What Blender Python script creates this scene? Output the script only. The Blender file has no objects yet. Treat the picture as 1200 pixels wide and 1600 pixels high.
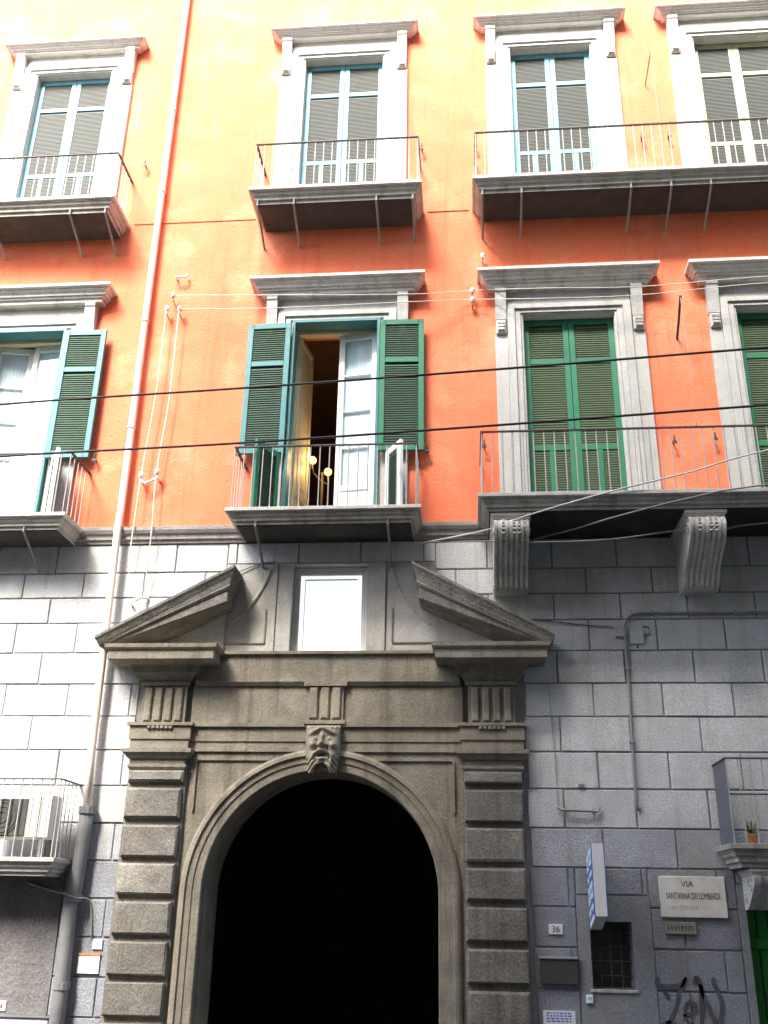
import bpy, bmesh, math, random
from mathutils import Vector, Matrix
random.seed(7)
scene = bpy.context.scene
COL = scene.collection
# ------------------------------------------------------------------ camera
CAM_Y, CAM_Z = -11.4, 2.4
pit, roll, yaw = math.radians(22.505), math.radians(1.062), math.radians(-5.296)
F = Vector((math.sin(yaw)*math.cos(pit), math.cos(yaw)*math.cos(pit), math.sin(pit)))
R0 = Vector((math.cos(yaw), -math.sin(yaw), 0)); U0 = R0.cross(F)
R = R0*math.cos(roll)+U0*math.sin(roll); U = -R0*math.sin(roll)+U0*math.cos(roll)
cd = bpy.data.cameras.new('camera'); cam = bpy.data.objects.new('camera', cd); COL.objects.link(cam)
cam.matrix_world = Matrix(((R.x, U.x, -F.x, 0), (R.y, U.y, -F.y, CAM_Y), (R.z, U.z, -F.z, CAM_Z), (0, 0, 0, 1)))
cd.sensor_fit = 'VERTICAL'; cd.sensor_height = 24; cd.lens = 1513.84/1600*24
cd.clip_start = 0.05; cd.clip_end = 3000
scene.camera = cam
# ------------------------------------------------------------------ sky and sun
SUN_EL, SUN_AZ = 49.0, 20.0      # the sun stands behind the viewer, to the left
wd = bpy.data.worlds.new('World'); scene.world = wd; wd.use_nodes = True
nt = wd.node_tree; bg = nt.nodes['Background']
sky = nt.nodes.new('ShaderNodeTexSky'); sky.sky_type = 'NISHITA'; sky.sun_disc = False
sky.sun_elevation = math.radians(SUN_EL); sky.sun_rotation = math.radians(180+SUN_AZ)
sky.air_density = 1.0; sky.dust_density = 3.0; sky.ozone_density = 1.0
nt.links.new(sky.outputs[0], bg.inputs[0]); bg.inputs[1].default_value = 0.15
sd = bpy.data.lights.new('sun', 'SUN'); sun = bpy.data.objects.new('sun', sd); COL.objects.link(sun)
sd.energy = 4.6; sd.angle = math.radians(25); sd.color = (1.0, 0.965, 0.92)
sx = -math.sin(math.radians(SUN_AZ))*math.cos(math.radians(SUN_EL)); sy = -math.cos(math.radians(SUN_AZ))*math.cos(math.radians(SUN_EL)); sz = math.sin(math.radians(SUN_EL))
sun.rotation_euler = Vector((sx, sy, sz)).to_track_quat('Z', 'Y').to_euler(); sun.location = (sx*60, sy*60, sz*60)
vs = scene.view_settings; vs.view_transform = 'Standard'; vs.look = 'None'; vs.gamma = 1; vs.use_curve_mapping = False
vs.exposure = 2.5
scene.render.engine = 'CYCLES'; scene.cycles.max_bounces = 5; scene.cycles.diffuse_bounces = 3; scene.cycles.transmission_bounces = 4

# ------------------------------------------------------------------ materials
MATS = {}
def mat(name, col, col2=None, scale=3.0, rough=0.85, bump=0.0, bscale=40.0, metal=0.0, streak=None, streak_amt=0.0, obj_var=0.0, spec=0.35, speck=0.0, emit=None, blotch=None, blotch_pos=(0.55, 0.7)):
    m = bpy.data.materials.new(name); m.use_nodes = True; MATS[name] = m
    t = m.node_tree; N = t.nodes; L = t.links; b = N['Principled BSDF']
    b.inputs['Roughness'].default_value = rough; b.inputs['Metallic'].default_value = metal
    b.inputs['Specular IOR Level'].default_value = spec
    geo = N.new('ShaderNodeNewGeometry')
    c = None
    def rgb(v):
        n = N.new('ShaderNodeRGB'); n.outputs[0].default_value = (*v, 1); return n.outputs[0]
    def mix(f, a, bb, mode='MIX'):
        n = N.new('ShaderNodeMix'); n.data_type = 'RGBA'; n.blend_type = mode
        if isinstance(f, float): n.inputs[0].default_value = f
        else: L.new(f, n.inputs[0])
        L.new(a, n.inputs[6]); L.new(bb, n.inputs[7]); return n.outputs[2]
    def noise(s, detail=3, rg=0.6, vec=None):
        n = N.new('ShaderNodeTexNoise'); n.inputs['Scale'].default_value = s; n.inputs['Detail'].default_value = detail; n.inputs['Roughness'].default_value = rg
        L.new(vec or geo.outputs['Position'], n.inputs['Vector']); return n.outputs['Fac']
    def ramp(f, lo, hi):
        n = N.new('ShaderNodeMapRange'); n.inputs[1].default_value = lo; n.inputs[2].default_value = hi; n.clamp = True
        L.new(f, n.inputs[0]); return n.outputs[0]
    c = rgb(col)
    if col2: c = mix(ramp(noise(scale), 0.3, 0.7), c, rgb(col2))
    if blotch: c = mix(ramp(noise(0.9, 4, 0.65), *blotch_pos), c, rgb(blotch))
    if streak:
        mp = N.new('ShaderNodeMapping'); mp.inputs['Scale'].default_value = (6.0, 6.0, 0.35); L.new(geo.outputs['Position'], mp.inputs['Vector'])
        f = ramp(noise(1.0, 4, 0.65, mp.outputs[0]), 0.52, 0.72)
        mm = N.new('ShaderNodeMath'); mm.operation = 'MULTIPLY'; L.new(f, mm.inputs[0]); mm.inputs[1].default_value = streak_amt
        c = mix(mm.outputs[0], c, rgb(streak))
    if speck:
        f = ramp(noise(55.0, 1, 0.7), 0.35, 0.65)
        lo = tuple(max(0, 1-speck) for _ in range(3)); hi = tuple(1+speck for _ in range(3))
        c = mix(1.0, c, mix(f, rgb(lo), rgb(hi)), 'MULTIPLY')
    if obj_var:
        oi = N.new('ShaderNodeObjectInfo'); r = N.new('ShaderNodeMapRange'); L.new(oi.outputs['Random'], r.inputs[0])
        r.inputs[3].default_value = 1-obj_var; r.inputs[4].default_value = 1+obj_var
        cx = N.new('ShaderNodeCombineXYZ')
        for i in range(3): L.new(r.outputs[0], cx.inputs[i])
        c = mix(1.0, c, cx.outputs[0], 'MULTIPLY')
    L.new(c, b.inputs['Base Color'])
    if bump:
        bn = N.new('ShaderNodeBump'); bn.inputs['Strength'].default_value = bump; bn.inputs['Distance'].default_value = 0.02
        L.new(noise(bscale, 2, 0.65), bn.inputs['Height']); L.new(bn.outputs[0], b.inputs['Normal'])
    if emit:
        b.inputs['Emission Color'].default_value = (*emit[0], 1); b.inputs['Emission Strength'].default_value = emit[1]
    return m
mat('orange_plaster', (0.80, 0.165, 0.074), (0.74, 0.205, 0.098), 1.9, 0.9, 0.45, 24, blotch=(0.84, 0.27, 0.145), blotch_pos=(0.53, 0.68), streak=(0.62, 0.115, 0.05), streak_amt=0.55, speck=0.10)
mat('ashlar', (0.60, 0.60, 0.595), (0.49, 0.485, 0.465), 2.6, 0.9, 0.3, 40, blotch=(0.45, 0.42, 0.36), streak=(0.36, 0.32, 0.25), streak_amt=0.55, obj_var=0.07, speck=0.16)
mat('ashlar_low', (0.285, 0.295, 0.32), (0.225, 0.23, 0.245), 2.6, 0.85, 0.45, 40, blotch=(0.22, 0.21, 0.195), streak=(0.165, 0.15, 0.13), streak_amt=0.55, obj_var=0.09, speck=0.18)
mat('joint', (0.34, 0.34, 0.345), (0.25, 0.25, 0.25), 8, 0.95)
mat('ashlar_mid', (0.43, 0.435, 0.45), (0.34, 0.345, 0.355), 2.6, 0.85, 0.45, 40, blotch=(0.33, 0.315, 0.285), streak=(0.25, 0.225, 0.19), streak_amt=0.55, obj_var=0.09, speck=0.18)
mat('rough_plaster', (0.19, 0.175, 0.165), (0.13, 0.12, 0.115), 3, 0.95, 0.7, 16, blotch=(0.12, 0.105, 0.10), speck=0.2)
mat('patch_plaster', (0.27, 0.275, 0.28), (0.23, 0.23, 0.225), 5, 0.9, 0.4, 25, speck=0.12)
mat('piperno', (0.215, 0.197, 0.165), (0.145, 0.133, 0.11), 5, 0.9, 0.55, 26, blotch=(0.31, 0.285, 0.235), streak=(0.08, 0.066, 0.045), streak_amt=0.7, obj_var=0.13, speck=0.24)
mat('portal_stone', (0.265, 0.234, 0.176), (0.182, 0.16, 0.12), 4.0, 0.9, 0.45, 26, blotch=(0.36, 0.315, 0.225), streak=(0.09, 0.074, 0.052), streak_amt=0.7, speck=0.14)
mat('portal_smooth', (0.46, 0.44, 0.40), (0.38, 0.36, 0.31), 3, 0.9, 0.35, 35, blotch=(0.27, 0.235, 0.17), streak=(0.20, 0.16, 0.11), streak_amt=0.4, speck=0.12)
mat('stucco', (0.60, 0.58, 0.53), (0.52, 0.50, 0.45), 6, 0.85, 0.25, 40, streak=(0.36, 0.32, 0.25), streak_amt=0.5, speck=0.08)
mat('stucco_grey', (0.46, 0.447, 0.415), (0.39, 0.377, 0.345), 7, 0.85, 0.3, 40, blotch=(0.51, 0.495, 0.46), streak=(0.30, 0.29, 0.225), streak_amt=0.5, speck=0.1)
mat('stucco_white', (0.78, 0.76, 0.72), (0.72, 0.70, 0.65), 6, 0.85, 0.25, 40, streak=(0.45, 0.40, 0.33), streak_amt=0.45, speck=0.08)
mat('cornice_stucco', (0.68, 0.65, 0.585), (0.58, 0.55, 0.49), 7, 0.85, 0.35, 40, blotch=(0.50, 0.465, 0.40), streak=(0.26, 0.22, 0.16), streak_amt=0.6, speck=0.12)
mat('soffit_shade', (0.05, 0.045, 0.038), (0.035, 0.03, 0.026), 5, 0.9, 0.4, 30, blotch=(0.075, 0.065, 0.05), speck=0.15)  # near-black: the shade under the balconies is put into this colour
mat('stucco_old', (0.37, 0.345, 0.295), (0.29, 0.265, 0.22), 7, 0.85, 0.35, 40, blotch=(0.44, 0.415, 0.36), streak=(0.17, 0.14, 0.10), streak_amt=0.6, speck=0.12)
mat('slab_stone', (0.50, 0.475, 0.42), (0.39, 0.365, 0.315), 6, 0.9, 0.4, 40, blotch=(0.33, 0.30, 0.25), streak=(0.18, 0.15, 0.11), streak_amt=0.65, speck=0.14)
mat('slab_edge', (0.60, 0.57, 0.52), (0.45, 0.42, 0.37), 9, 0.8, 0.3, 40, speck=0.1)
mat('string_stone', (0.36, 0.34, 0.31), (0.28, 0.26, 0.235), 5, 0.9, 0.4, 40, streak=(0.17, 0.145, 0.12), streak_amt=0.55, speck=0.12)
mat('iron', (0.23, 0.22, 0.20), (0.17, 0.155, 0.135), 20, 0.55, 0.15, 80)
mat('iron_pale', (0.46, 0.44, 0.40), (0.36, 0.33, 0.29), 20, 0.55, 0.15, 80)
mat('iron_dark', (0.06, 0.055, 0.055), (0.08, 0.06, 0.05), 20, 0.6)
mat('green_paint', (0.022, 0.175, 0.085), (0.028, 0.15, 0.08), 7, 0.5, 0.1, 60, speck=0.08)
mat('overlit_teal_paint', (0.12, 0.33, 0.40), (0.14, 0.36, 0.43), 7, 0.5, 0.1, 60, blotch=(0.20, 0.37, 0.40), speck=0.08)  # green shutters, with their overexposure put into the colour
mat('skylit_green_paint', (0.06, 0.20, 0.205), (0.05, 0.17, 0.17), 7, 0.45, 0.1, 60, speck=0.06)  # green with the sky's glancing highlight painted into the colour
mat('glare_cream_paint', (0.42, 0.43, 0.27), (0.38, 0.40, 0.26), 7, 0.5, 0.1, 60)  # yellowish glare on the upper right shutters, painted as their colour
mat('louver', (0.085, 0.125, 0.065), (0.075, 0.115, 0.055), 9, 0.7)
mat('louver_upper', (0.064, 0.068, 0.056), (0.054, 0.058, 0.048), 9, 0.7)
mat('louver_green', (0.045, 0.085, 0.05), (0.035, 0.07, 0.04), 9, 0.7)
mat('white_paint', (0.80, 0.79, 0.75), (0.74, 0.72, 0.67), 8, 0.5)
mat('wood_cream', (0.72, 0.64, 0.44), (0.66, 0.58, 0.39), 8, 0.5)
mat('sky_reflection', (0.84, 0.90, 0.93), (0.82, 0.89, 0.92), 4, 0.8)  # pale blue standing in for sky reflected in the door glass
mat('glowing_blind', (0.86, 0.86, 0.84), (0.84, 0.84, 0.82), 4, 0.6, emit=((1.0, 0.99, 0.97), 0.20))  # glow added to keep it white in shade; no lamp behind
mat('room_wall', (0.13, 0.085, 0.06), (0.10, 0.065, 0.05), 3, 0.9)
mat('passage', (0.20, 0.18, 0.15), (0.13, 0.12, 0.10), 2, 0.95, blotch=(0.09, 0.08, 0.065))
mat('bulb', (1, 0.7, 0.3), emit=((1.0, 0.40, 0.05), 0.75))
mat('pipe_orange', (0.87, 0.75, 0.65), (0.83, 0.67, 0.54), 3, 0.5, 0.2, 30, blotch=(0.78, 0.54, 0.39), streak=(0.66, 0.44, 0.31), streak_amt=0.4)
mat('pipe_grey', (0.21, 0.205, 0.20), (0.17, 0.165, 0.16), 8, 0.6, 0.2, 40)
mat('cable_black', (0.012, 0.012, 0.014), rough=0.6)
mat('cable_pale', (0.62, 0.60, 0.54), rough=0.6)
mat('cable_grey', (0.26, 0.25, 0.21), rough=0.7)
mat('porcelain', (0.82, 0.81, 0.79), rough=0.25, spec=0.5)
mat('conduit_grey', (0.30, 0.30, 0.295), (0.25, 0.25, 0.24), 9, 0.6)
mat('marble', (0.78, 0.76, 0.70), (0.66, 0.63, 0.55), 9, 0.5, blotch=(0.60, 0.55, 0.42), streak=(0.5, 0.45, 0.33), streak_amt=0.4)
mat('old_plaque', (0.26, 0.25, 0.19), (0.20, 0.20, 0.16), 14, 0.8)
mat('ink', (0.06, 0.065, 0.075), rough=0.8)
mat('ink_pale', (0.42, 0.42, 0.42), (0.55, 0.54, 0.50), 30, rough=0.8)
mat('blue', (0.04, 0.14, 0.50), rough=0.35)
mat('sky_blue', (0.30, 0.55, 0.85), rough=0.4)
mat('sign_white', (0.86, 0.86, 0.84), (0.82, 0.82, 0.80), 6, rough=0.35)
mat('brown_metal', (0.075, 0.065, 0.055), (0.055, 0.05, 0.045), 8, 0.6)
mat('ac_white', (0.74, 0.72, 0.64), (0.68, 0.66, 0.58), 6, 0.5)
mat('dark_grille', (0.07, 0.068, 0.06), (0.05, 0.05, 0.045), 6, 0.7)
mat('sheet_grey', (0.13, 0.135, 0.155), (0.11, 0.115, 0.13), 5, 0.5)
mat('gate_green', (0.018, 0.16, 0.02), (0.014, 0.13, 0.018), 5, 0.5, speck=0.1)
mat('graffiti', (0.06, 0.06, 0.065), (0.12, 0.12, 0.125), 9, 0.7)
mat('terracotta', (0.50, 0.24, 0.10), rough=0.8)
mat('petal', (0.75, 0.68, 0.06), rough=0.6)
mat('pink_board', (0.72, 0.60, 0.66), (0.66, 0.55, 0.60), 5, 0.5)
mat('orange_strip', (0.62, 0.25, 0.10), rough=0.5)
mat('asphalt', (0.05, 0.05, 0.052), (0.04, 0.04, 0.042), 3, 0.95, 0.4, 60)
mat('paving', (0.075, 0.073, 0.07), (0.06, 0.06, 0.058), 3, 0.9, 0.3, 30)
mat('kerb_stone', (0.20, 0.195, 0.19), (0.16, 0.155, 0.15), 5, 0.9)
mat('opp_wall', (0.13, 0.10, 0.075), (0.11, 0.085, 0.065), 2, 0.9, 0.2, 30, streak=(0.08, 0.065, 0.05), streak_amt=0.4)
mat('opp_wall2', (0.15, 0.135, 0.12), (0.13, 0.12, 0.105), 2, 0.9, 0.2, 30)
mat('roof_tile', (0.24, 0.11, 0.07), (0.18, 0.09, 0.06), 8, 0.9)
g = mat('glass', (0.02, 0.025, 0.03), rough=0.03, spec=1.0)
def glass_mat():
    m = bpy.data.materials.new('clear_glass'); m.use_nodes = True; MATS['clear_glass'] = m
    t = m.node_tree; t.nodes.clear(); o = t.nodes.new('ShaderNodeOutputMaterial'); mx = t.nodes.new('ShaderNodeMixShader')
    tr = t.nodes.new('ShaderNodeBsdfTransparent'); gl = t.nodes.new('ShaderNodeBsdfGlossy'); gl.inputs['Roughness'].default_value = 0.02
    tr.inputs[0].default_value = (0.93, 0.96, 0.97, 1); mx.inputs[0].default_value = 0.10
    t.links.new(tr.outputs[0], mx.inputs[1]); t.links.new(gl.outputs[0], mx.inputs[2]); t.links.new(mx.outputs[0], o.inputs[0])
glass_mat()

# ------------------------------------------------------------------ mesh helpers
class MB:
    def __init__(s): s.v = []; s.f = []
    def add(s, vs, fs):
        o = len(s.v); s.v += [tuple(p) for p in vs]; s.f += [tuple(i+o for i in f) for f in fs]; return s
    def box(s, x0, x1, y0, y1, z0, z1):
        return s.add([(x0,y0,z0),(x1,y0,z0),(x1,y1,z0),(x0,y1,z0),(x0,y0,z1),(x1,y0,z1),(x1,y1,z1),(x0,y1,z1)],
                     [(0,1,5,4),(1,2,6,5),(2,3,7,6),(3,0,4,7),(4,5,6,7),(3,2,1,0)])
    def cbox(s, x0, x1, y0, y1, z0, z1, c=0.01):   # box whose front (y0) edges are chamfered
        return s.add([(x0+c,y0,z0+c),(x1-c,y0,z0+c),(x1-c,y0,z1-c),(x0+c,y0,z1-c),
                      (x0,y0+c,z0),(x1,y0+c,z0),(x1,y0+c,z1),(x0,y0+c,z1),
                      (x0,y1,z0),(x1,y1,z0),(x1,y1,z1),(x0,y1,z1)],
                     [(0,1,2,3),(0,4,5,1),(1,5,6,2),(2,6,7,3),(3,7,4,0),(4,8,9,5),(5,9,10,6),(6,10,11,7),(7,11,8,4),(8,11,10,9)])
    def tray(s, x0, x1, d, prof, yb=0.02, shear=0.0, xref=0.0, zmin=None):  # moulding that returns at both ends
        vs = []; fs = []
        for p, z in prof:
            for (x, y) in ((x0-p, yb), (x0-p, -(d+p)), (x1+p, -(d+p)), (x1+p, yb)):
                zz = z+shear*(x-xref)
                if zmin is not None: zz = max(zz, zmin)
                vs.append((x, y, zz))
        n = len(prof)
        for i in range(n-1):
            a = i*4; b = a+4
            for k in range(4): fs.append((a+k, a+(k+1)%4, b+(k+1)%4, b+k))
        fs.append((3,2,1,0)); t = (n-1)*4; fs.append((t,t+1,t+2,t+3))
        return s.add(vs, fs)
    def xprism(s, x0, x1, pts):     # polygon in (y,z) extruded along x
        n = len(pts)
        vs = [(x0, y, z) for y, z in pts]+[(x1, y, z) for y, z in pts]
        fs = [(i, (i+1)%n, n+(i+1)%n, n+i) for i in range(n)]+[tuple(range(n-1,-1,-1)), tuple(range(n, 2*n))]
        return s.add(vs, fs)
    def yprism(s, y0, y1, pts):     # polygon in (x,z) extruded along y
        n = len(pts)
        vs = [(x, y0, z) for x, z in pts]+[(x, y1, z) for x, z in pts]
        fs = [(i, (i+1)%n, n+(i+1)%n, n+i) for i in range(n)]+[tuple(range(n-1,-1,-1)), tuple(range(n, 2*n))]
        return s.add(vs, fs)
    def tube(s, pts, r, n=8, caps=True):
        pts = [Vector(p) for p in pts]; rings = []
        rs = r if isinstance(r, (list, tuple)) else [r]*len(pts)
        for i, p in enumerate(pts):
            t = (pts[min(i+1, len(pts)-1)]-pts[max(i-1, 0)]).normalized()
            up = Vector((0,0,1)) if abs(t.z) < 0.9 else Vector((0,1,0))
            a = t.cross(up).normalized(); b = a.cross(t)
            rings.append([p+(a*math.cos(2*math.pi*k/n)+b*math.sin(2*math.pi*k/n))*rs[i] for k in range(n)])
        vs = [q for rg in rings for q in rg]; fs = []
        for i in range(len(pts)-1):
            for k in range(n): fs.append((i*n+k, i*n+(k+1)%n, (i+1)*n+(k+1)%n, (i+1)*n+k))
        if caps: fs += [tuple(range(n-1,-1,-1)), tuple(range((len(pts)-1)*n, len(pts)*n))]
        return s.add(vs, fs)
    def lathe(s, c, prof, n=14):    # (r,z) profile about a vertical axis at c
        vs = []; fs = []
        for r, z in prof:
            for k in range(n): vs.append((c[0]+r*math.cos(2*math.pi*k/n), c[1]+r*math.sin(2*math.pi*k/n), c[2]+z))
        m = len(prof)
        for i in range(m-1):
            for k in range(n): fs.append((i*n+k, i*n+(k+1)%n, (i+1)*n+(k+1)%n, (i+1)*n+k))
        fs += [tuple(range(n-1,-1,-1)), tuple(range((m-1)*n, m*n))]
        return s.add(vs, fs)
    def mesh(s, name, m, smooth=False, recalc=True):
        me = bpy.data.meshes.new(name); me.from_pydata(s.v, [], s.f); 
        if recalc:
            bm = bmesh.new(); bm.from_mesh(me); bmesh.ops.recalc_face_normals(bm, faces=bm.faces[:]); bm.to_mesh(me); bm.free()
        me.materials.append(MATS[m])
        if smooth:
            for p in me.polygons: p.use_smooth = True
        return me
    def build(s, name, m, parent=None, loc=None, smooth=False, recalc=True):
        return link(name, s.mesh(name, m, smooth, recalc), parent, loc)
def link(name, me, parent=None, loc=None):
    o = bpy.data.objects.new(name, me); COL.objects.link(o)
    if parent is not None: o.parent = parent
    if loc is not None: o.location = loc
    return o
def empty(name, loc=(0,0,0), parent=None):
    o = bpy.data.objects.new(name, None); COL.objects.link(o); o.location = loc; o.empty_display_size = 0.2
    if parent is not None: o.parent = parent
    return o
def tag(o, label, cat, group=None):
    o['label'] = label; o['category'] = cat
    if group: o['group'] = group
    return o
def lettering(text, size, m, parent, loc, rot=(math.pi/2, 0, 0), sx=1.0, name='lettering', depth=0.002, align='CENTER'):
    cu = bpy.data.curves.new(name, 'FONT'); cu.body = text; cu.size = size; cu.extrude = depth; cu.align_x = align; cu.align_y = 'CENTER'
    to = bpy.data.objects.new('tmp', cu); COL.objects.link(to); bpy.context.view_layer.update()
    me = bpy.data.meshes.new_from_object(to); bpy.data.objects.remove(to)
    me.materials.clear(); me.materials.append(MATS[m])
    o = link(name, me, parent, loc); o.rotation_euler = rot; o.scale = (sx, 1, 1); return o
def smooth_path(pts, n=6):
    P = [Vector(p) for p in pts]; out = []
    for i in range(len(P)-1):
        a = P[max(i-1,0)]; b = P[i]; c = P[i+1]; d = P[min(i+2, len(P)-1)]
        for k in range(n):
            t = k/n
            out.append(0.5*((2*b)+(c-a)*t+(2*a-5*b+4*c-d)*t*t+(3*b-a-3*c+d)*t**3))
    out.append(P[-1]); return out

# ------------------------------------------------------------------ the street
def struct(o): o['kind'] = 'structure'; return o
struct(MB().add([(-400,-400,0),(400,-400,0),(400,400,0),(-400,400,0)], [(0,1,2,3)]).build('road', 'asphalt'))
def pavement(name, y0, y1, kerb_y):
    e = struct(MB().box(-60, 60, y0, y1, 0.004, 0.13).build(name, 'paving'))
    a, b = (kerb_y-0.15, kerb_y) if kerb_y <= y0+1e-6 else (kerb_y, kerb_y+0.15)
    MB().cbox(-60, 60, a, b, 0.004, 0.135, 0.01).build('kerb', 'kerb_stone', e)
pavement('pavement', -2.2, 0.35, -2.2)
pavement('pavement_opposite', -13.5, -10.6, -10.6)

# ------------------------------------------------------------------ the palazzo
XL, XR = -8.6, 6.6
pal = tag(empty('palazzo', (0,0,0)), 'orange plastered palazzo with green shutters, balconies and a grey stone ground floor', 'building')
def in_pal(o): o.parent = pal; return o

# ---- upper wall with window openings
W2 = [(-6.24, 'openglass'), (-1.76, 'room'), (1.43, 'closed'), (4.28, 'closed')]      # first floor
W3 = [(-6.25, 'teal'), (-1.82, 'teal'), (1.41, 'teal'), (4.22, 'cream')]                 # second floor
Z2S, Z2T, Z3S, Z3T = 6.95, 10.03, 11.88, 14.97
HW = 0.62
holes = [(c-HW, c+HW, Z2S-0.05, Z2T) for c, k in W2]+[(c-HW, c+HW, Z3S-0.05, Z3T) for c, k in W3]
def wall_with_holes(x0, x1, z0, z1, holes, y0=0.0, y1=0.45):
    xs = sorted({x0, x1, *[h[0] for h in holes], *[h[1] for h in holes]}); zs = sorted({z0, z1, *[h[2] for h in holes], *[h[3] for h in holes]})
    mb = MB()
    for i in range(len(xs)-1):
        for j in range(len(zs)-1):
            cx, cz = (xs[i]+xs[i+1])/2, (zs[j]+zs[j+1])/2
            if any(h[0] < cx < h[1] and h[2] < cz < h[3] for h in holes): continue
            mb.add([(xs[i],y0,zs[j]),(xs[i+1],y0,zs[j]),(xs[i+1],y0,zs[j+1]),(xs[i],y0,zs[j+1])], [(0,1,2,3)])
            mb.add([(xs[i],y1,zs[j]),(xs[i+1],y1,zs[j]),(xs[i+1],y1,zs[j+1]),(xs[i],y1,zs[j+1])], [(3,2,1,0)])
    for h in holes:
        a, b, c, d = h
        mb.add([(a,y0,c),(a,y1,c),(a,y1,d),(a,y0,d)], [(0,1,2,3)]); mb.add([(b,y0,c),(b,y1,c),(b,y1,d),(b,y0,d)], [(3,2,1,0)])
        mb.add([(a,y0,d),(a,y1,d),(b,y1,d),(b,y0,d)], [(0,1,2,3)]); mb.add([(a,y0,c),(a,y1,c),(b,y1,c),(b,y0,c)], [(3,2,1,0)])
    mb.add([(x0,y0,z0),(x0,y1,z0),(x0,y1,z1),(x0,y0,z1)], [(3,2,1,0)]); mb.add([(x1,y0,z0),(x1,y1,z0),(x1,y1,z1),(x1,y0,z1)], [(0,1,2,3)])
    mb.add([(x0,y0,z1),(x1,y0,z1),(x1,y1,z1),(x0,y1,z1)], [(0,1,2,3)])
    return mb
ZTOP = 20.2
wall_with_holes(XL, XR, 6.9, ZTOP, holes).build('wall', 'orange_plaster', pal, recalc=False)
# body of the building behind the front wall
bb = MB()
for (a, b, y0, y1) in ((XL, XL+0.4, 0.45, 14), (XR-0.4, XR, 0.45, 14), (XL, XR, 13.6, 14)):
    bb.box(a, b, y0, y1, 0, ZTOP)
bb.box(XL+0.41, XR-0.41, 0.46, 13.59, 10.95, 11.25)
bb.build('rear_wall', 'opp_wall', pal)
rf = MB(); rf.tray(XL, XR, 0.1, [(0.0, ZTOP-0.4), (0.1, ZTOP-0.3), (0.2, ZTOP-0.15), (0.35, ZTOP-0.08), (0.4, ZTOP+0.05)], yb=14.2)
rf.build('roof', 'stucco_old', pal)
# fillet line between the floors
fl = MB(); xs_f = [(XL, -7.5), (-4.9, -3.05), (-0.5, 0.1), (5.45, XR)]
for a, b in xs_f: MB().box(a, b, -0.012, 0.02, 11.875, 11.895).build('fillet', 'orange_plaster', pal)

# ---- ground floor: backing wall, stones
SM = 2.80; PX0, PX1, PC = -4.0, 0.62, -1.70
low_holes = [(-3.21, -0.19, -0.2, 4.05), (-2.19, -1.25, 5.30, 6.44), (1.23, 1.67, 1.71, 2.36), (2.88, 5.2, -0.2, 2.66)]
lw = wall_with_holes(XL, XR, 0, 6.9, low_holes, 0.018, 0.47).build('ground_floor_wall', 'joint', pal, recalc=False)
ZJ = [6.745, 6.36, 6.03, 5.70, 5.32, 4.93, 4.54, 4.14, 3.73, 3.31, 2.90, 2.50, 2.10, 1.70, 1.31, 0.92]
forbid = [(PX0, PX1, -1, 5.30), (-3.04, -0.40, 5.0, 6.46), (1.10, 1.88, 1.36, 2.62), (2.80, 5.28, -1, 2.75), (-8.6, -4.62, -1, 2.74)]
def subtract(r, f):
    x0, x1, z0, z1 = r; a, b, c, d = f
    if b <= x0 or a >= x1 or d <= z0 or c >= z1: return [r]
    out = []
    if a > x0: out.append((x0, a, z0, z1))
    if b < x1: out.append((b, x1, z0, z1))
    xa, xb = max(x0, a), min(x1, b)
    if c > z0: out.append((xa, xb, z0, c))
    if d < z1: out.append((xa, xb, d, z1))
    return out
stone_cache = {}
def stone(x0, x1, z0, z1, m):
    j = 0.0075
    x0 += j; x1 -= j; z0 += j; z1 -= j
    if x1-x0 < 0.04 or z1-z0 < 0.04: return
    w, h = round(x1-x0, 3), round(z1-z0, 3)
    k = (w, h, m)
    if k not in stone_cache:
        stone_cache[k] = MB().cbox(-w/2, w/2, 0, 0.035, -h/2, h/2, 0.006).mesh('stone', m)
    o = link('stone', stone_cache[k], lw, ((x0+x1)/2, random.uniform(-0.006, 0.004), (z0+z1)/2))
    o.scale = (1-random.uniform(0, 0.008/w), 1, 1-random.uniform(0, 0.008/h)); o.rotation_euler = (random.uniform(-0.006, 0.006), random.uniform(-0.004, 0.004), random.uniform(-0.004, 0.004))
for i in range(len(ZJ)-1):
    zt, zb = ZJ[i], ZJ[i+1]
    off = 0.64 if i % 2 == 1 else 1.03       # a joint position on this course
    pitch = 0.79
    n0 = math.floor((XL-off)/pitch)
    x = off+n0*pitch
    while x < XR:
        a, b = max(x, XL), min(x+pitch+random.choice((0,0,0)), XR)
        rs = [(a, b, zb, zt)]
        for f in forbid: rs = [q for r in rs for q in subtract(r, f)]
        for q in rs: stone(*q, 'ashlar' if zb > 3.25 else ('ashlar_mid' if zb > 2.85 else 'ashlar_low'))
        x += pitch
MB().box(PX1+0.0, 2.79, -0.03, 0.05, 0.1, 0.90).box(XL, -4.01, -0.03, 0.05, 0.1, 0.90).box(5.29, XR, -0.03, 0.05, 0.1, 0.9).build('plinth', 'ashlar_low', pal)
# plain plaster areas on the ground floor
MB().box(-8.6, -4.62, -0.005, 0.05, 0.905, 2.735).build('plaster_panel', 'rough_plaster', pal)
pw = MB()
pw.box(1.10, 1.23, -0.006, 0.05, 1.36, 2.62).box(1.67, 1.88, -0.006, 0.05, 1.36, 2.62).box(1.23, 1.67, -0.006, 0.05, 2.36, 2.62).box(1.23, 1.67, -0.006, 0.05, 1.36, 1.71)
pw.build('plaster_panel', 'patch_plaster', pal)
pd = MB(); pd.box(2.80, 2.88, -0.008, 0.05, 0.1, 2.75).box(5.2, 5.28, -0.008, 0.05, 0.1, 2.75).box(2.88, 5.2, -0.008, 0.05, 2.66, 2.75)
pd.build('door_surround', 'patch_plaster', pal)
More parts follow.
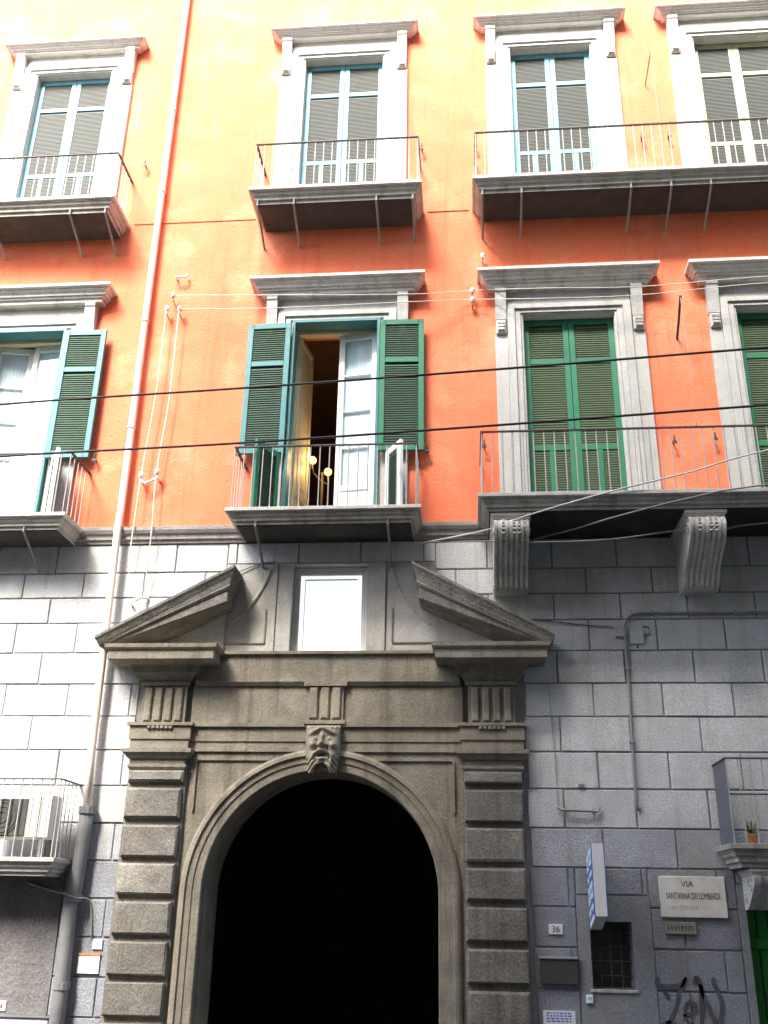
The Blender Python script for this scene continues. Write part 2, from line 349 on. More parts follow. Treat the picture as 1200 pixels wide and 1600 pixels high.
# green gate under the right-hand low balcony
gt = empty('gate', (2.88, 0.12, 0.1), pal)
MB().box(0, 2.32, 0.06, 0.09, 0, 2.56).build('backing', 'gate_green', gt)
pme = MB().cbox(-0.054, 0.054, 0.0, 0.06, 0, 2.56, 0.008).mesh('plank', 'gate_green')
for i in range(20): link('plank', pme, gt, (0.06+i*0.1155, 0, 0))
for z in (0.25, 1.15, 2.02): MB().cbox(0.02, 2.3, -0.03, -0.002, z, z+0.10, 0.006).build('rail', 'gate_green', gt)

# ---- small barred opening by the sign
so = empty('window', (1.45, 0, 1.71), pal)
MB().box(-0.24, 0.24, 0.40, 0.46, -0.02, 0.67).build('back_board', 'passage', so)
MB().cbox(-0.25, 0.25, -0.025, 0.10, -0.035, 0.0, 0.006).build('sill', 'slab_stone', so)
bme = MB().tube([(-0.23, 0, 0), (0.23, 0, 0)], 0.008, 6).mesh('bar', 'iron_dark')
for z in (0.12, 0.26, 0.40, 0.54): link('bar', bme, so, (0, 0.14, z))
bme2 = MB().tube([(0, 0, 0), (0, 0, 0.65)], 0.008, 6).mesh('bar', 'iron_dark')
for x in (-0.11, 0.0, 0.11): link('bar', bme2, so, (x, 0.125, 0))

# ---- string course
sc = MB()
sc.xprism(XL, XR, [(0.02, 6.75), (-0.02, 6.75), (-0.025, 6.79), (-0.05, 6.80), (-0.055, 6.85), (-0.08, 6.87), (-0.10, 6.91), (-0.105, 6.955), (0.0, 6.97), (0.02, 6.97)])
sc.build('string_course', 'string_stone', pal)

# ------------------------------------------------------------------ the portal
por = empty('portal', (0, 0, 0), pal)
ZS, RI, RO = 2.59, 1.32, 1.53
def arc(r, n=40): return [(PC+r*math.cos(math.pi-math.pi*k/n), ZS+r*math.sin(math.pi*k/n)) for k in range(n+1)]
# wall round the arch (between the pilasters)
ar = MB(); A = arc(RO-0.02)
ar_x0, ar_x1, ar_zt = -3.33, -0.07, 4.12
n = len(A)
vs = [(x, -0.03, z) for x, z in A]
tops = []
for (x, z) in A:
    tops.append((ar_x0 if False else x, -0.03, ar_zt))
vs += tops
fs = [(i, i+1, n+i+1, n+i) for i in range(n-1)]
ar.add(vs, fs)
xl, xr = A[0][0], A[-1][0]
ar.add([(ar_x0,-0.03,0.1),(xl,-0.03,0.1),(xl,-0.03,ar_zt),(ar_x0,-0.03,ar_zt)], [(0,1,2,3)])
ar.add([(xr,-0.03,0.1),(ar_x1,-0.03,0.1),(ar_x1,-0.03,ar_zt),(xr,-0.03,ar_zt)], [(0,1,2,3)])
ar.build('arch_wall', 'portal_stone', por, recalc=False)
# sunken spandrel lines
sp = MB()
for sgn in (-1, 1):
    xo = PC+sgn*1.50
    x0, x1 = sorted((xo, PC+sgn*0.62))
    MB().box(xo-0.012, xo+0.012, -0.055, -0.02, 3.45, 4.02).build('spandrel_fillet', 'portal_stone', por)
    MB().box(x0, x1, -0.055, -0.02, 4.02, 4.045).build('spandrel_fillet', 'portal_stone', por)
# archivolt and jambs: a profile carried up one side, round and down the other
prof = [(RO+0.03, 0.0), (RO+0.03, -0.075), (RO, -0.095), (RO-0.035, -0.10), (RO-0.045, -0.075), (RO-0.11, -0.07), (RO-0.115, -0.055), (RI+0.01, -0.05), (RI, -0.04), (RI, 0.72), (RI+0.3, 0.72)]
path = [(math.pi, 0.0)]+[(math.pi-math.pi*k/44, None) for k in range(45)]+[(0.0, 0.0)]
vs = []; 
for r, y in prof:
    vs.append((PC-r, y, 0.1))
    for k in range(45):
        t = math.pi-math.pi*k/44; vs.append((PC+r*math.cos(t), y, ZS+r*math.sin(t)))
    vs.append((PC+r, y, 0.1))
m_ = 47; fs = []
for i in range(len(prof)-1):
    for k in range(m_-1): fs.append((i*m_+k, i*m_+k+1, (i+1)*m_+k+1, (i+1)*m_+k))
MB().add(vs, fs).build('archivolt', 'portal_stone', por)
# dark passage behind
ps = MB()
px0, px1, pyd, pzt = -4.6, 1.2, 13.3, 5.0
ps.add([(px0,0.72,0.1),(px0,pyd,0.1),(px0,pyd,pzt),(px0,0.72,pzt),(px1,0.72,0.1),(px1,pyd,0.1),(px1,pyd,pzt),(px1,0.72,pzt)],
       [(0,1,2,3),(7,6,5,4),(3,2,6,7),(1,5,6,2),(0,4,5,1)])
n = 45
A2 = [(-1, 0.1)]+[None]
ring = [(PC-RI-0.25, 0.1)]+[(PC+(RI+0.25)*math.cos(math.pi-math.pi*k/44), ZS+(RI+0.25)*math.sin(math.pi*k/44)) for k in range(45)]+[(PC+RI+0.25, 0.1)]
vs = [(x, 0.73, z) for x, z in ring]+[(x, 0.73, pzt) for x, z in ring]; k0 = len(ring)
ps.add(vs, [(i, i+1, k0+i+1, k0+i) for i in range(k0-1)])
ps.add([(px0,0.73,0.1),(PC-RI-0.25,0.73,0.1),(PC-RI-0.25,0.73,pzt),(px0,0.73,pzt)], [(0,1,2,3)])
ps.add([(px1,0.73,0.1),(PC+RI+0.25,0.73,0.1),(PC+RI+0.25,0.73,pzt),(px1,0.73,pzt)], [(0,1,2,3)])
ps.build('passage', 'passage', por, recalc=False)
# pilasters of rusticated blocks
ZP = [3.90, 3.73, 3.32, 2.91, 2.51, 2.105, 1.705, 1.31, 0.91, 0.50, 0.10]
for sgn in (-1, 1):
    c = PC+sgn*1.945
    MB().box(c-0.345, c+0.345, -0.075, 0.03, 0.1, 3.92).build('pilaster', 'piperno', por)
    for i in range(len(ZP)-1):
        zt, zb = ZP[i]-(0.032 if i else 0.0), ZP[i+1]+0.032
        dx = random.uniform(-0.004, 0.004)
        bk = MB().cbox(c-0.325+dx, c+0.325+dx, -0.145, -0.05, zb+random.uniform(0, 0.006), zt-random.uniform(0, 0.006), random.uniform(0.016, 0.030))
        bk.v = [(x+random.uniform(-0.006, 0.006), y+random.uniform(-0.006, 0.006), z+random.uniform(-0.005, 0.005)) for x, y, z in bk.v]
        bk.build('block', 'piperno', por)
    # capital, architrave, frieze block over the pilaster
    cp = MB(); cp.tray(c-0.325, c+0.325, 0.12, [(0.0, 3.90), (0.02, 3.93), (0.02, 3.96), (0.0, 3.965), (0.0, 4.02), (0.03, 4.03), (0.06, 4.07), (0.085, 4.09), (0.085, 4.135)])
    cp.build('capital', 'portal_stone', por)
    ac = MB(); ac.tray(c-0.35, c+0.35, 0.13, [(0.0, 4.135), (0.0, 4.245), (0.018, 4.25), (0.018, 4.40), (0.045, 4.405), (0.045, 4.44)])
    ac.build('architrave_block', 'portal_stone', por)
    tg = MB(); tg.tray(c-0.27, c+0.27, 0.10, [(0.0, 4.44), (0.0, 4.88), (0.03, 4.885), (0.03, 4.93)])
    tg.build('triglyph', 'portal_stone', por)
    for k in (-1.5, -0.5, 0.5, 1.5):
        MB().cbox(c+k*0.125-0.042, c+k*0.125+0.042, -0.135, -0.09, 4.46, 4.86, 0.014).build('triglyph_bar', 'portal_stone', por)
    gme = MB().cbox(-0.02, 0.02, -0.03, 0.0, -0.018, 0.018, 0.008).mesh('gutta', 'portal_stone')
    for k in range(6): link('gutta', gme, por, (c+(k-2.5)*0.052, -0.148, 4.38))
    # horizontal cornice piece of the broken pediment
    x0, x1 = c-0.34, c+0.34
    bd = MB(); bd.tray(x0+0.07, x1-0.07, 0.08, [(0.0, 4.90), (0.04, 4.945), (0.08, 5.0), (0.12, 5.03), (0.14, 5.10), (0.18, 5.135)])
    bd.build('bed_moulding', 'portal_stone', por)
    hc = MB(); hc.tray(x0, x1, 0.13, [(0.10, 5.12), (0.29, 5.13), (0.30, 5.14), (0.30, 5.24), (0.32, 5.25), (0.335, 5.27), (0.34, 5.315)])
    hc.build('cornice', 'portal_stone', por)
    # raking cornice
    rk = MB(); sl = 0.535
    if sgn < 0: a0, a1, xr_, s_ = -4.14, -3.16, -4.47, sl
    else: a0, a1, xr_, s_ = -0.34, 0.66, 1.01, -sl
    base = 5.42
    rk.tray(a0, a1, 0.12, [(-0.10, base-0.415), (0.235, base-0.41), (0.25, base-0.395), (0.25, base-0.26), (0.265, base-0.25), (0.28, base-0.22), (0.275, base-0.20), (0.29, base-0.12), (0.31, base-0.07), (0.33, base-0.035), (0.33, base)], shear=s_, xref=xr_, zmin=5.30)
    rk.build('raking_cornice', 'piperno', por)
    # tympanum fill behind the raking piece
    if sgn < 0: poly = [(-4.25, 5.29), (-3.00, 5.29), (-3.00, 5.93)]
    else: poly = [(0.80, 5.29), (-0.45, 5.93), (-0.45, 5.29)]
    MB().yprism(-0.03, 0.03, poly).build('tympanum', 'portal_smooth', por)
# middle entablature
en = MB(); en.box(-3.31, -0.09, -0.06, 0.03, 4.12, 4.235).box(-3.31, -0.09, -0.075, 0.03, 4.235, 4.40); en.box(-3.31, -0.09, -0.11, 0.03, 4.40, 4.44); en.build('architrave', 'portal_stone', por)
en = MB(); en.box(-3.31, -0.09, -0.065, 0.03, 4.44, 4.895); en.build('frieze', 'portal_stone', por)
en = MB(); en.xprism(-3.28, -0.12, [(0.03, 4.885), (-0.09, 4.885), (-0.10, 4.90), (-0.12, 4.93), (-0.12, 4.945), (-0.085, 4.95), (-0.09, 5.255), (-0.13, 5.265), (-0.13, 5.30), (0.03, 5.31)]); en.build('sill_band', 'portal_stone', por)
tg = MB(); tg.tray(PC-0.215, PC+0.215, 0.10, [(0.03, 4.43), (0.03, 4.475), (0.0, 4.48), (0.0, 4.87), (0.04, 4.875), (0.04, 4.93)]); tg.build('triglyph', 'portal_stone', por)
for k in (-1, 0, 1):
    MB().cbox(PC+k*0.135-0.05, PC+k*0.135+0.05, -0.135, -0.09, 4.49, 4.86, 0.014).build('triglyph_bar', 'portal_stone', por)
# keystone and carved mask
ks = MB(); ks.yprism(-0.16, 0.10, [(PC-0.15, 3.90), (PC+0.15, 3.90), (PC+0.20, 4.405), (PC-0.20, 4.405)]); ks.build('keystone', 'portal_stone', por)
def mask():
    NX, NZ = 64, 84; w, h = 0.405, 0.55; zc = 4.13
    def G(u, v, u0, v0, su, sv, rot=0.0):
        du, dv = u-u0, v-v0
        if rot: du, dv = du*math.cos(rot)+dv*math.sin(rot), -du*math.sin(rot)+dv*math.cos(rot)
        return math.exp(-(du/su)**2-(dv/sv)**2)
    def H(u, v):       # u in -1..1 , v in -1 (chin) .. 1 (brow)
        a = abs(u)
        hh = 0.085*max(0, 1-(u/1.02)**2)**0.5
        hh += 0.028*G(a, v, 0.42, 0.74-0.30*(a-0.42), 0.36, 0.085)   # arched brow
        hh += 0.015*G(u, v, 0, 0.86, 0.42, 0.10)                     # forehead
        hh -= 0.012*G(a, v, 0.40, 0.60-0.25*(a-0.4), 0.26, 0.045)    # crease under the brow
        hh -= 0.022*G(a, v, 0.38, 0.44, 0.20, 0.10)                  # eye socket
        hh += 0.040*G(a, v, 0.40, 0.42, 0.13, 0.065)                 # eyeball
        hh -= 0.012*G(a, v, 0.40, 0.41, 0.12, 0.016)
        hh += 0.045*G(a, v, 0.60, 0.16, 0.20, 0.15)                  # cheek
        hh += 0.110*G(u, v, 0, 0.20, 0.15, 0.11)+0.065*G(u, v, 0, 0.42, 0.10, 0.20)
        hh += 0.045*G(a, v, 0.21, 0.15, 0.10, 0.07)                  # nostril wing
        hh -= 0.035*G(a, v, 0.30, 0.08, 0.10, 0.16, 0.5)             # fold beside the nose
        hh += 0.050*G(a, v, 0.26, -0.06-0.45*max(0, a-0.15), 0.30, 0.075)   # moustache
        hh -= 0.075*G(u, v, 0, -0.24, 0.26, 0.075)                   # open mouth
        hh += 0.040*G(u, v, 0, -0.40, 0.22, 0.06)                    # lower lip
        hh -= 0.030*G(a, v, 0.46, -0.34, 0.05, 0.22, 0.2)
        hh += 0.035*G(a, v, 0.62, -0.45, 0.20, 0.40)                 # beard
        hh += 0.012*math.sin(v*30+a*20)*max(0.0, min(1.0, (-0.15-v)*3))*(1 if a > 0.35 else 0.3)
        hh += 0.008*math.sin(u*26)*max(0.0, min(1.0, (v-0.80)*8))
        if v > 0.9: hh *= max(0, (1-v)/0.1)**0.5
        return max(0.0, hh)
    def width(v):      # outline
        base = 0.98 if v > -0.1 else 0.98-0.25*(-0.1-v)
        return base
    vs = []; fs = []
    for j in range(NZ+1):
        v = -1+2*j/NZ
        for i in range(NX+1):
            u = -1+2*i/NX
            uu = u*width(v)
            low = v
            cut = -0.55-0.42*min(1, (abs(uu)/0.5)**2)           # notch between the two beard tufts
            vv = max(v, cut) if v < cut else v
            y = -0.15-0.95*H(u, vv)
            vs.append((PC-0.0+uu*w/2, y, zc+vv*h/2))
    W_ = NX+1
    for j in range(NZ):
        for i in range(NX): fs.append((j*W_+i, j*W_+i+1, (j+1)*W_+i+1, (j+1)*W_+i))
    o = len(vs)
    for (x, y, z) in list(vs): vs.append((x, -0.02, z))
    def bd(a, b): fs.append((a, o+a, o+b, b))
    for i in range(NX): bd(i, i+1); bd(NZ*W_+i+1, NZ*W_+i)
    for j in range(NZ): bd((j+1)*W_, j*W_); bd(j*W_+NX, (j+1)*W_+NX)
    for j in range(NZ):
        for i in range(NX): fs.append((o+(j+1)*W_+i, o+(j+1)*W_+i+1, o+j*W_+i+1, o+j*W_+i))
    mk = MB().add(vs, fs).build('mask', 'portal_stone', por, smooth=True, recalc=False)
    mk['label'] = 'carved bearded face on the keystone'
mask()
# small window above the portal
sw = empty('window', (-1.72, 0, 5.31), pal)
cs = MB()
cs.box(-0.70, -0.47, -0.012, 0.02, 0.0, 1.15).box(0.47, 0.70, -0.012, 0.02, 0.0, 1.15).box(-0.70, -0.66, -0.03, -0.01, 0.0, 1.15).box(0.66, 0.70, -0.03, -0.01, 0.0, 1.15)
cs.box(-0.47, 0.47, -0.012, 0.02, 1.13, 1.15)
cs.build('casing', 'portal_smooth', sw)
fr = MB(); fr.box(-0.465, -0.435, 0.12, 0.18, 0.0, 1.125).box(0.435, 0.465, 0.12, 0.18, 0.0, 1.125).box(-0.435, 0.435, 0.12, 0.18, 1.08, 1.125).box(-0.435, 0.435, 0.12, 0.18, 0.0, 0.02); fr.build('frame', 'white_paint', sw)
sf = MB(); sf.box(-0.43, -0.39, 0.13, 0.165, 0.025, 1.075).box(0.39, 0.43, 0.13, 0.165, 0.025, 1.075).box(-0.39, 0.39, 0.13, 0.165, 1.03, 1.075).box(-0.39, 0.39, 0.13, 0.165, 0.025, 0.06); sf.build('sash', 'white_paint', sw)
MB().box(-0.39, 0.39, 0.155, 0.162, 0.06, 1.03).build('glowing_blind', 'glowing_blind', sw)
MB().box(-0.335, -0.328, 0.150, 0.1545, 0.06, 0.99).box(-0.328, 0.33, 0.150, 0.1545, 0.97, 0.985).build('blind_seam', 'conduit_grey', sw)
MB().box(-0.39, 0.39, 0.139, 0.143, 0.06, 1.03).build('pane', 'clear_glass', sw)
MB().box(-0.48, 0.48, 0.44, 0.46, 0.0, 1.14).build('back_board', 'passage', sw)
# panel lines beside the small window
for x0, x1, c0, c1 in ((-3.04, -2.425, -3.04, -2.50), (-1.015, -0.40, -0.93, -0.40)):
    MB().box(x0, x1, -0.002, 0.03, 5.305, 6.455).build('panel', 'portal_smooth', por)
    MB().box(c0, c1, -0.016, 0.0, 5.42, 5.436).build('panel_moulding', 'portal_stone', por)
    xv = c1 if x0 < -2 else c0
    MB().box(xv-0.008, xv+0.008, -0.016, 0.0, 5.436, 5.86).build('panel_moulding', 'portal_stone', por)
    sg = 1 if x0 < -2 else -1
    xe = -2.50 if sg > 0 else -0.93
    MB().tube(smooth_path([(xe+sg*0.02, -0.004, 6.38), (xe-sg*0.06, -0.004, 6.15), (xe-sg*0.22, -0.004, 5.88), (xe-sg*0.46, -0.004, 5.66)], 5), 0.022, 6).build('side_scroll', 'portal_smooth', por)

# ------------------------------------------------------------------ windows of the upper floors
def shutter_meshes(w, h, rails, split, frame_mat, lou_mat, pt=0.034, dp=0.020):
    st = 0.075
    f = MB(); f.cbox(0, st, 0, 0.045, 0, h, 0.005).cbox(w-st, w, 0, 0.045, 0, h, 0.005)
    zz = [0.0]+rails+[h-0.085]; hs = [0.10]+[0.075]*len(rails)+[0.085]
    for z, q in zip(zz, hs): f.cbox(st, w-st, 0.002, 0.043, z, z+q, 0.005)
    L = MB()
    for i in range(len(zz)-1):
        za, zb = zz[i]+hs[i], zz[i+1]
        spans = [(st, w-st)]
        if i == 0 and split:
            xm = w/2; f.cbox(xm-0.035, xm+0.035, 0.002, 0.043, za, zb, 0.005); spans = [(st, xm-0.035), (xm+0.035, w-st)]
        for xa, xb in spans:
            z = za+0.004
            while z+0.03 < zb:
                L.xprism(xa-0.004, xb+0.004, [(0.008, z), (0.012, z-0.002), (0.012+dp, z+pt), (0.008+dp, z+pt+0.002)]); z += pt
            L.box(xa-0.003, xb+0.003, 0.041, 0.0425, za, zb)
    return f.mesh('shutter', frame_mat), L.mesh('louvers', lou_mat)
def place_shutter(meshes, parent, loc, rz=0.0, flip=False):
    s = link('shutter', meshes[0], parent, loc); s.rotation_euler = (0, 0, rz)
    l = link('louvers', meshes[1], parent, loc); l.rotation_euler = (0, 0, rz); l['kind'] = 'stuff'
    if flip:
        s.scale.x = -1; l.scale.x = -1
    return s
H2, H3 = Z2T-Z2S-0.01, Z3T-Z3S-0.01
SH_G = shutter_meshes(0.608, H2-0.008, [1.06, 2.36], True, 'green_paint', 'louver')
SH_T = shutter_meshes(0.608, H3-0.008, [1.06, 2.41], True, 'overlit_teal_paint', 'louver_upper', 0.027, 0.008)
SH_C = shutter_meshes(0.608, H3-0.008, [1.06, 2.41], True, 'glare_cream_paint', 'louver_upper', 0.027, 0.008)
SH_OL = shutter_meshes(0.60, 2.0, [1.32], False, 'skylit_green_paint', 'louver_green')
SH_OR = shutter_meshes(0.60, 2.0, [1.32], False, 'green_paint', 'louver_green')
SH_LOW = shutter_meshes(0.50, 1.00, [], False, 'green_paint', 'louver_green')
SH_LOWB = shutter_meshes(0.40, 1.00, [], False, 'sign_white', 'louver_green')
def glazed_leaf(w, h, m, sky_reflection=True):
    f = MB(); st = 0.085
    f.cbox(0, st, 0, 0.05, 0, h, 0.008).cbox(w-st, w, 0, 0.05, 0, h, 0.008)
    f.cbox(st, w-st, 0, 0.05, 0, 0.12, 0.008).cbox(st, w-st, 0, 0.05, h-0.10, h, 0.008).cbox(st, w-st, 0, 0.05, 0.58, 0.66, 0.008)
    f.box(st, w-st, 0.015, 0.035, 0.12, 0.58)
    if not sky_reflection:
        f.box(st, w-st, 0.012, 0.038, 0.66, h-0.10); f.cbox(st+0.05, w-st-0.05, 0.004, 0.012, 0.76, h-0.2, 0.006)
    for k in ((1, 2, 3) if sky_reflection else ()):
        z = 0.66+(h-0.76)*k/4; f.box(st, w-st, 0.012, 0.04, z-0.008, z+0.008)
    g_ = MB().box(st, w-st, 0.022, 0.028, 0.66, h-0.10)
    c_ = MB()  # sheet added behind the pane, coloured as reflected sky
    n = 26
    for i in range(n):
        xa = st+(w-2*st)*i/n; xb = st+(w-2*st)*(i+1)/n
        c_.add([(xa, 0.05+0.002*math.sin(i*1.9), 0.66), (xb, 0.05+0.002*math.sin((i+1)*1.9), 0.66), (xb, 0.05+0.002*math.sin((i+1)*1.9), h-0.10), (xa, 0.05+0.002*math.sin(i*1.9), h-0.10)], [(0,1,2,3)])
    return f.mesh('door_leaf', m), g_.mesh('pane', 'clear_glass'), c_.mesh('sky_reflection', 'sky_reflection', recalc=False)
def place_leaf(ms, parent, loc, rz=0, flip=False, sky_reflection=True):
    for nme, me in zip(('door_leaf', 'pane', 'sky_reflection'), ms):
        if nme == 'sky_reflection' and not sky_reflection: continue
        o = link(nme, me, parent, loc); o.rotation_euler = (0, 0, rz)
        if flip: o.scale.x = -1
LEAF_W = glazed_leaf(0.56, H2-0.07, 'white_paint'); LEAF_Y = glazed_leaf(0.56, H2-0.07, 'wood_cream', False)

# trim shared by the windows of one floor (local to the window's base: x = 0 centre, z = 0 sill)
def trim_meshes(h, top_h, half_c, m, mc):
    c = MB(); o, i1, i2, i3 = 1.005, 0.835, 0.73, HW
    zl = h+0.14
    for s in (-1, 1):
        def bx(a, b, y, z0, z1, ch=0.006):
            x0, x1 = sorted((s*a, s*b)); c.cbox(x0, x1, y, 0.03, z0, z1, ch)
        bx(o, i1+0.001, -0.055, 0.0, h-0.33); bx(i1, i2, -0.075, 0.0, zl); bx(i2-0.001, i3+0.03, -0.05, 0.0, zl-0.06); bx(i3+0.029, i3-0.0, -0.03, 0, h+0.02)
    c.cbox(-i2, i2, -0.074, 0.03, zl-0.062, zl-0.001, 0.006)
    c.cbox(-i3-0.03, i3+0.03, -0.049, 0.03, h+0.02, zl-0.063, 0.006)
    c.cbox(-i3+0.001, i3-0.001, -0.029, 0.03, h, h+0.019, 0.004)
    fz = MB(); fz.box(-0.834, 0.834, -0.035, 0.03, zl+0.001, h+0.40)
    fz.box(-0.834, 0.834, -0.055, 0.03, zl+0.001, zl+0.03)
    k = MB()
    b = MB()       # console bracket at the head of the outer strip
    b.xprism(-0.075, 0.075, [(0.02, -0.09), (-0.075, -0.09), (-0.085, -0.02), (-0.10, 0.10), (-0.125, 0.22), (-0.135, 0.31), (-0.15, 0.33), (-0.15, 0.385), (0.02, 0.385)])
    d = MB(); d.cbox(-0.07, 0.07, -0.095, 0.02, -0.325, -0.105, 0.02); d.cbox(-0.045, 0.045, -0.115, -0.09, -0.29, -0.14, 0.02)
    for zz in (-0.265, -0.215, -0.165): d.box(-0.05, 0.05, -0.122, -0.11, zz-0.012, zz+0.012)
    k = MB(); z0, z1 = h+0.37, h+top_h; t = z1-z0; q = half_c-1.0
    k.tray(-1.0, 1.0, 0.06, [(0.0, z0), (0.0, z0+0.05*t), (0.36*q, z0+0.07*t), (0.36*q, z0+0.29*t), (0.37*q, z0+0.30*t), (0.50*q, z0+0.31*t), (0.50*q, z0+0.42*t), (0.62*q, z0+0.43*t), (0.62*q, z0+0.55*t), (0.66*q, z0+0.60*t), (0.76*q, z0+0.66*t), (0.80*q, z0+0.74*t), (0.80*q, z0+0.80*t), (0.97*q, z0+0.82*t), (q, z0+0.84*t), (q, z1)])
    return dict(casing=c.mesh('casing', m), frieze=fz.mesh('frieze', m), bracket=b.mesh('bracket', m), drop=d.mesh('bracket_drop', m), cornice=k.mesh('cornice', mc))
TR2 = trim_meshes(Z2T-Z2S, 0.62, 1.235, 'stucco_grey', 'cornice_stucco'); TR3 = trim_meshes(Z3T-Z3S, 0.52, 1.18, 'stucco', 'stucco_white')
def make_window(c, zs, h, tr):
    w = empty('window', (c, 0, zs), pal)
    rv = MB(); e_ = 0.006
    rv.box(-HW, -HW+e_, -0.004, 0.39, 0, h-0.001).box(HW-e_, HW, -0.004, 0.39, 0, h-0.001).box(-HW+e_, HW-e_, -0.004, 0.39, h-e_, h-0.001)
    rv.build('reveal', 'stucco', w)
    link('casing', tr['casing'], w); link('frieze', tr['frieze'], w); link('cornice', tr['cornice'], w)
    for s in (-1, 1):
        link('bracket', tr['bracket'], w, (s*0.92, 0, h)); link('bracket_drop', tr['drop'], w, (s*0.92, 0, h))
    return w
for c, kind in W2:
    w = make_window(c, Z2S, Z2T-Z2S, TR2)
    if kind == 'closed':
        place_shutter(SH_G, w, (-0.611, 0.10, 0.005)); place_shutter(SH_G, w, (0.611, 0.10, 0.005), 0, True)
        MB().box(-0.62, 0.62, 0.40, 0.42, 0, Z2T-Z2S).build('back_board', 'passage', w)
    else:
        hh = 1.0
        # shutters folded back on the wall, with their lower flaps swung out
        place_shutter(SH_OL, w, (-0.62, -0.155, hh), math.radians(-1.5), True)
        place_shutter(SH_OR if kind == 'room' else SH_OL, w, (0.62, -0.155, hh), math.radians(1.5))
        place_shutter(SH_LOW, w, (-0.66, -0.13, 0.0), math.radians(66), True)
        place_shutter(SH_LOWB, w, (0.72, -0.13, 0.0), math.radians(-58))
        fm = MB(); fm.cbox(-0.612, -0.57, -0.10, 0.10, 0, Z2T-Z2S-0.01, 0.005).cbox(0.57, 0.612, -0.10, 0.10, 0, Z2T-Z2S-0.01, 0.005).cbox(-0.57, 0.57, -0.10, 0.10, Z2T-Z2S-0.05, Z2T-Z2S-0.01, 0.005)
        fm.build('shutter_frame', 'skylit_green_paint', w)
        dm = MB(); dm.box(-0.612, -0.565, 0.18, 0.28, 0, H2-0.01).box(0.565, 0.612, 0.18, 0.28, 0, H2-0.01).box(-0.565, 0.565, 0.18, 0.28, H2-0.06, H2-0.01); dm.build('door_frame', 'wood_cream', w)
        if kind == 'room':
            o = LEAF_W; place_leaf(LEAF_W, w, (0.562, 0.15, 0.01), math.radians(-9), True)
            place_leaf(LEAF_Y[:1], w, (-0.54, 0.24, 0.01), math.radians(80), False, sky_reflection=False)
        else:
            place_leaf(LEAF_W, w, (0.562, 0.22, 0.01), math.radians(-4), True)
            place_leaf(LEAF_W, w, (-0.562, 0.22, 0.01), math.radians(12), False)
for c, kind in W3:
    w = make_window(c, Z3S, Z3T-Z3S, TR3)
    ms = SH_T if kind == 'teal' else SH_C
    place_shutter(ms, w, (-0.611, 0.10, 0.005)); place_shutter(ms, w, (0.611, 0.10, 0.005), 0, True)
    MB().box(-0.62, 0.62, 0.40, 0.42, 0, Z3T-Z3S).build('back_board', 'passage', w)
# rooms behind the open doors
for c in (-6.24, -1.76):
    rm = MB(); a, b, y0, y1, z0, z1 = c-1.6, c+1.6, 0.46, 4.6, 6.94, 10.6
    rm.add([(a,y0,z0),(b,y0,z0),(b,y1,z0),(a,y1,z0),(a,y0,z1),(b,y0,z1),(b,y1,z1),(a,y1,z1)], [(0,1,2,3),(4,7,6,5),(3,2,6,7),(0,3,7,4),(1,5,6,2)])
    rm.build('room', 'room_wall', pal, recalc=False)

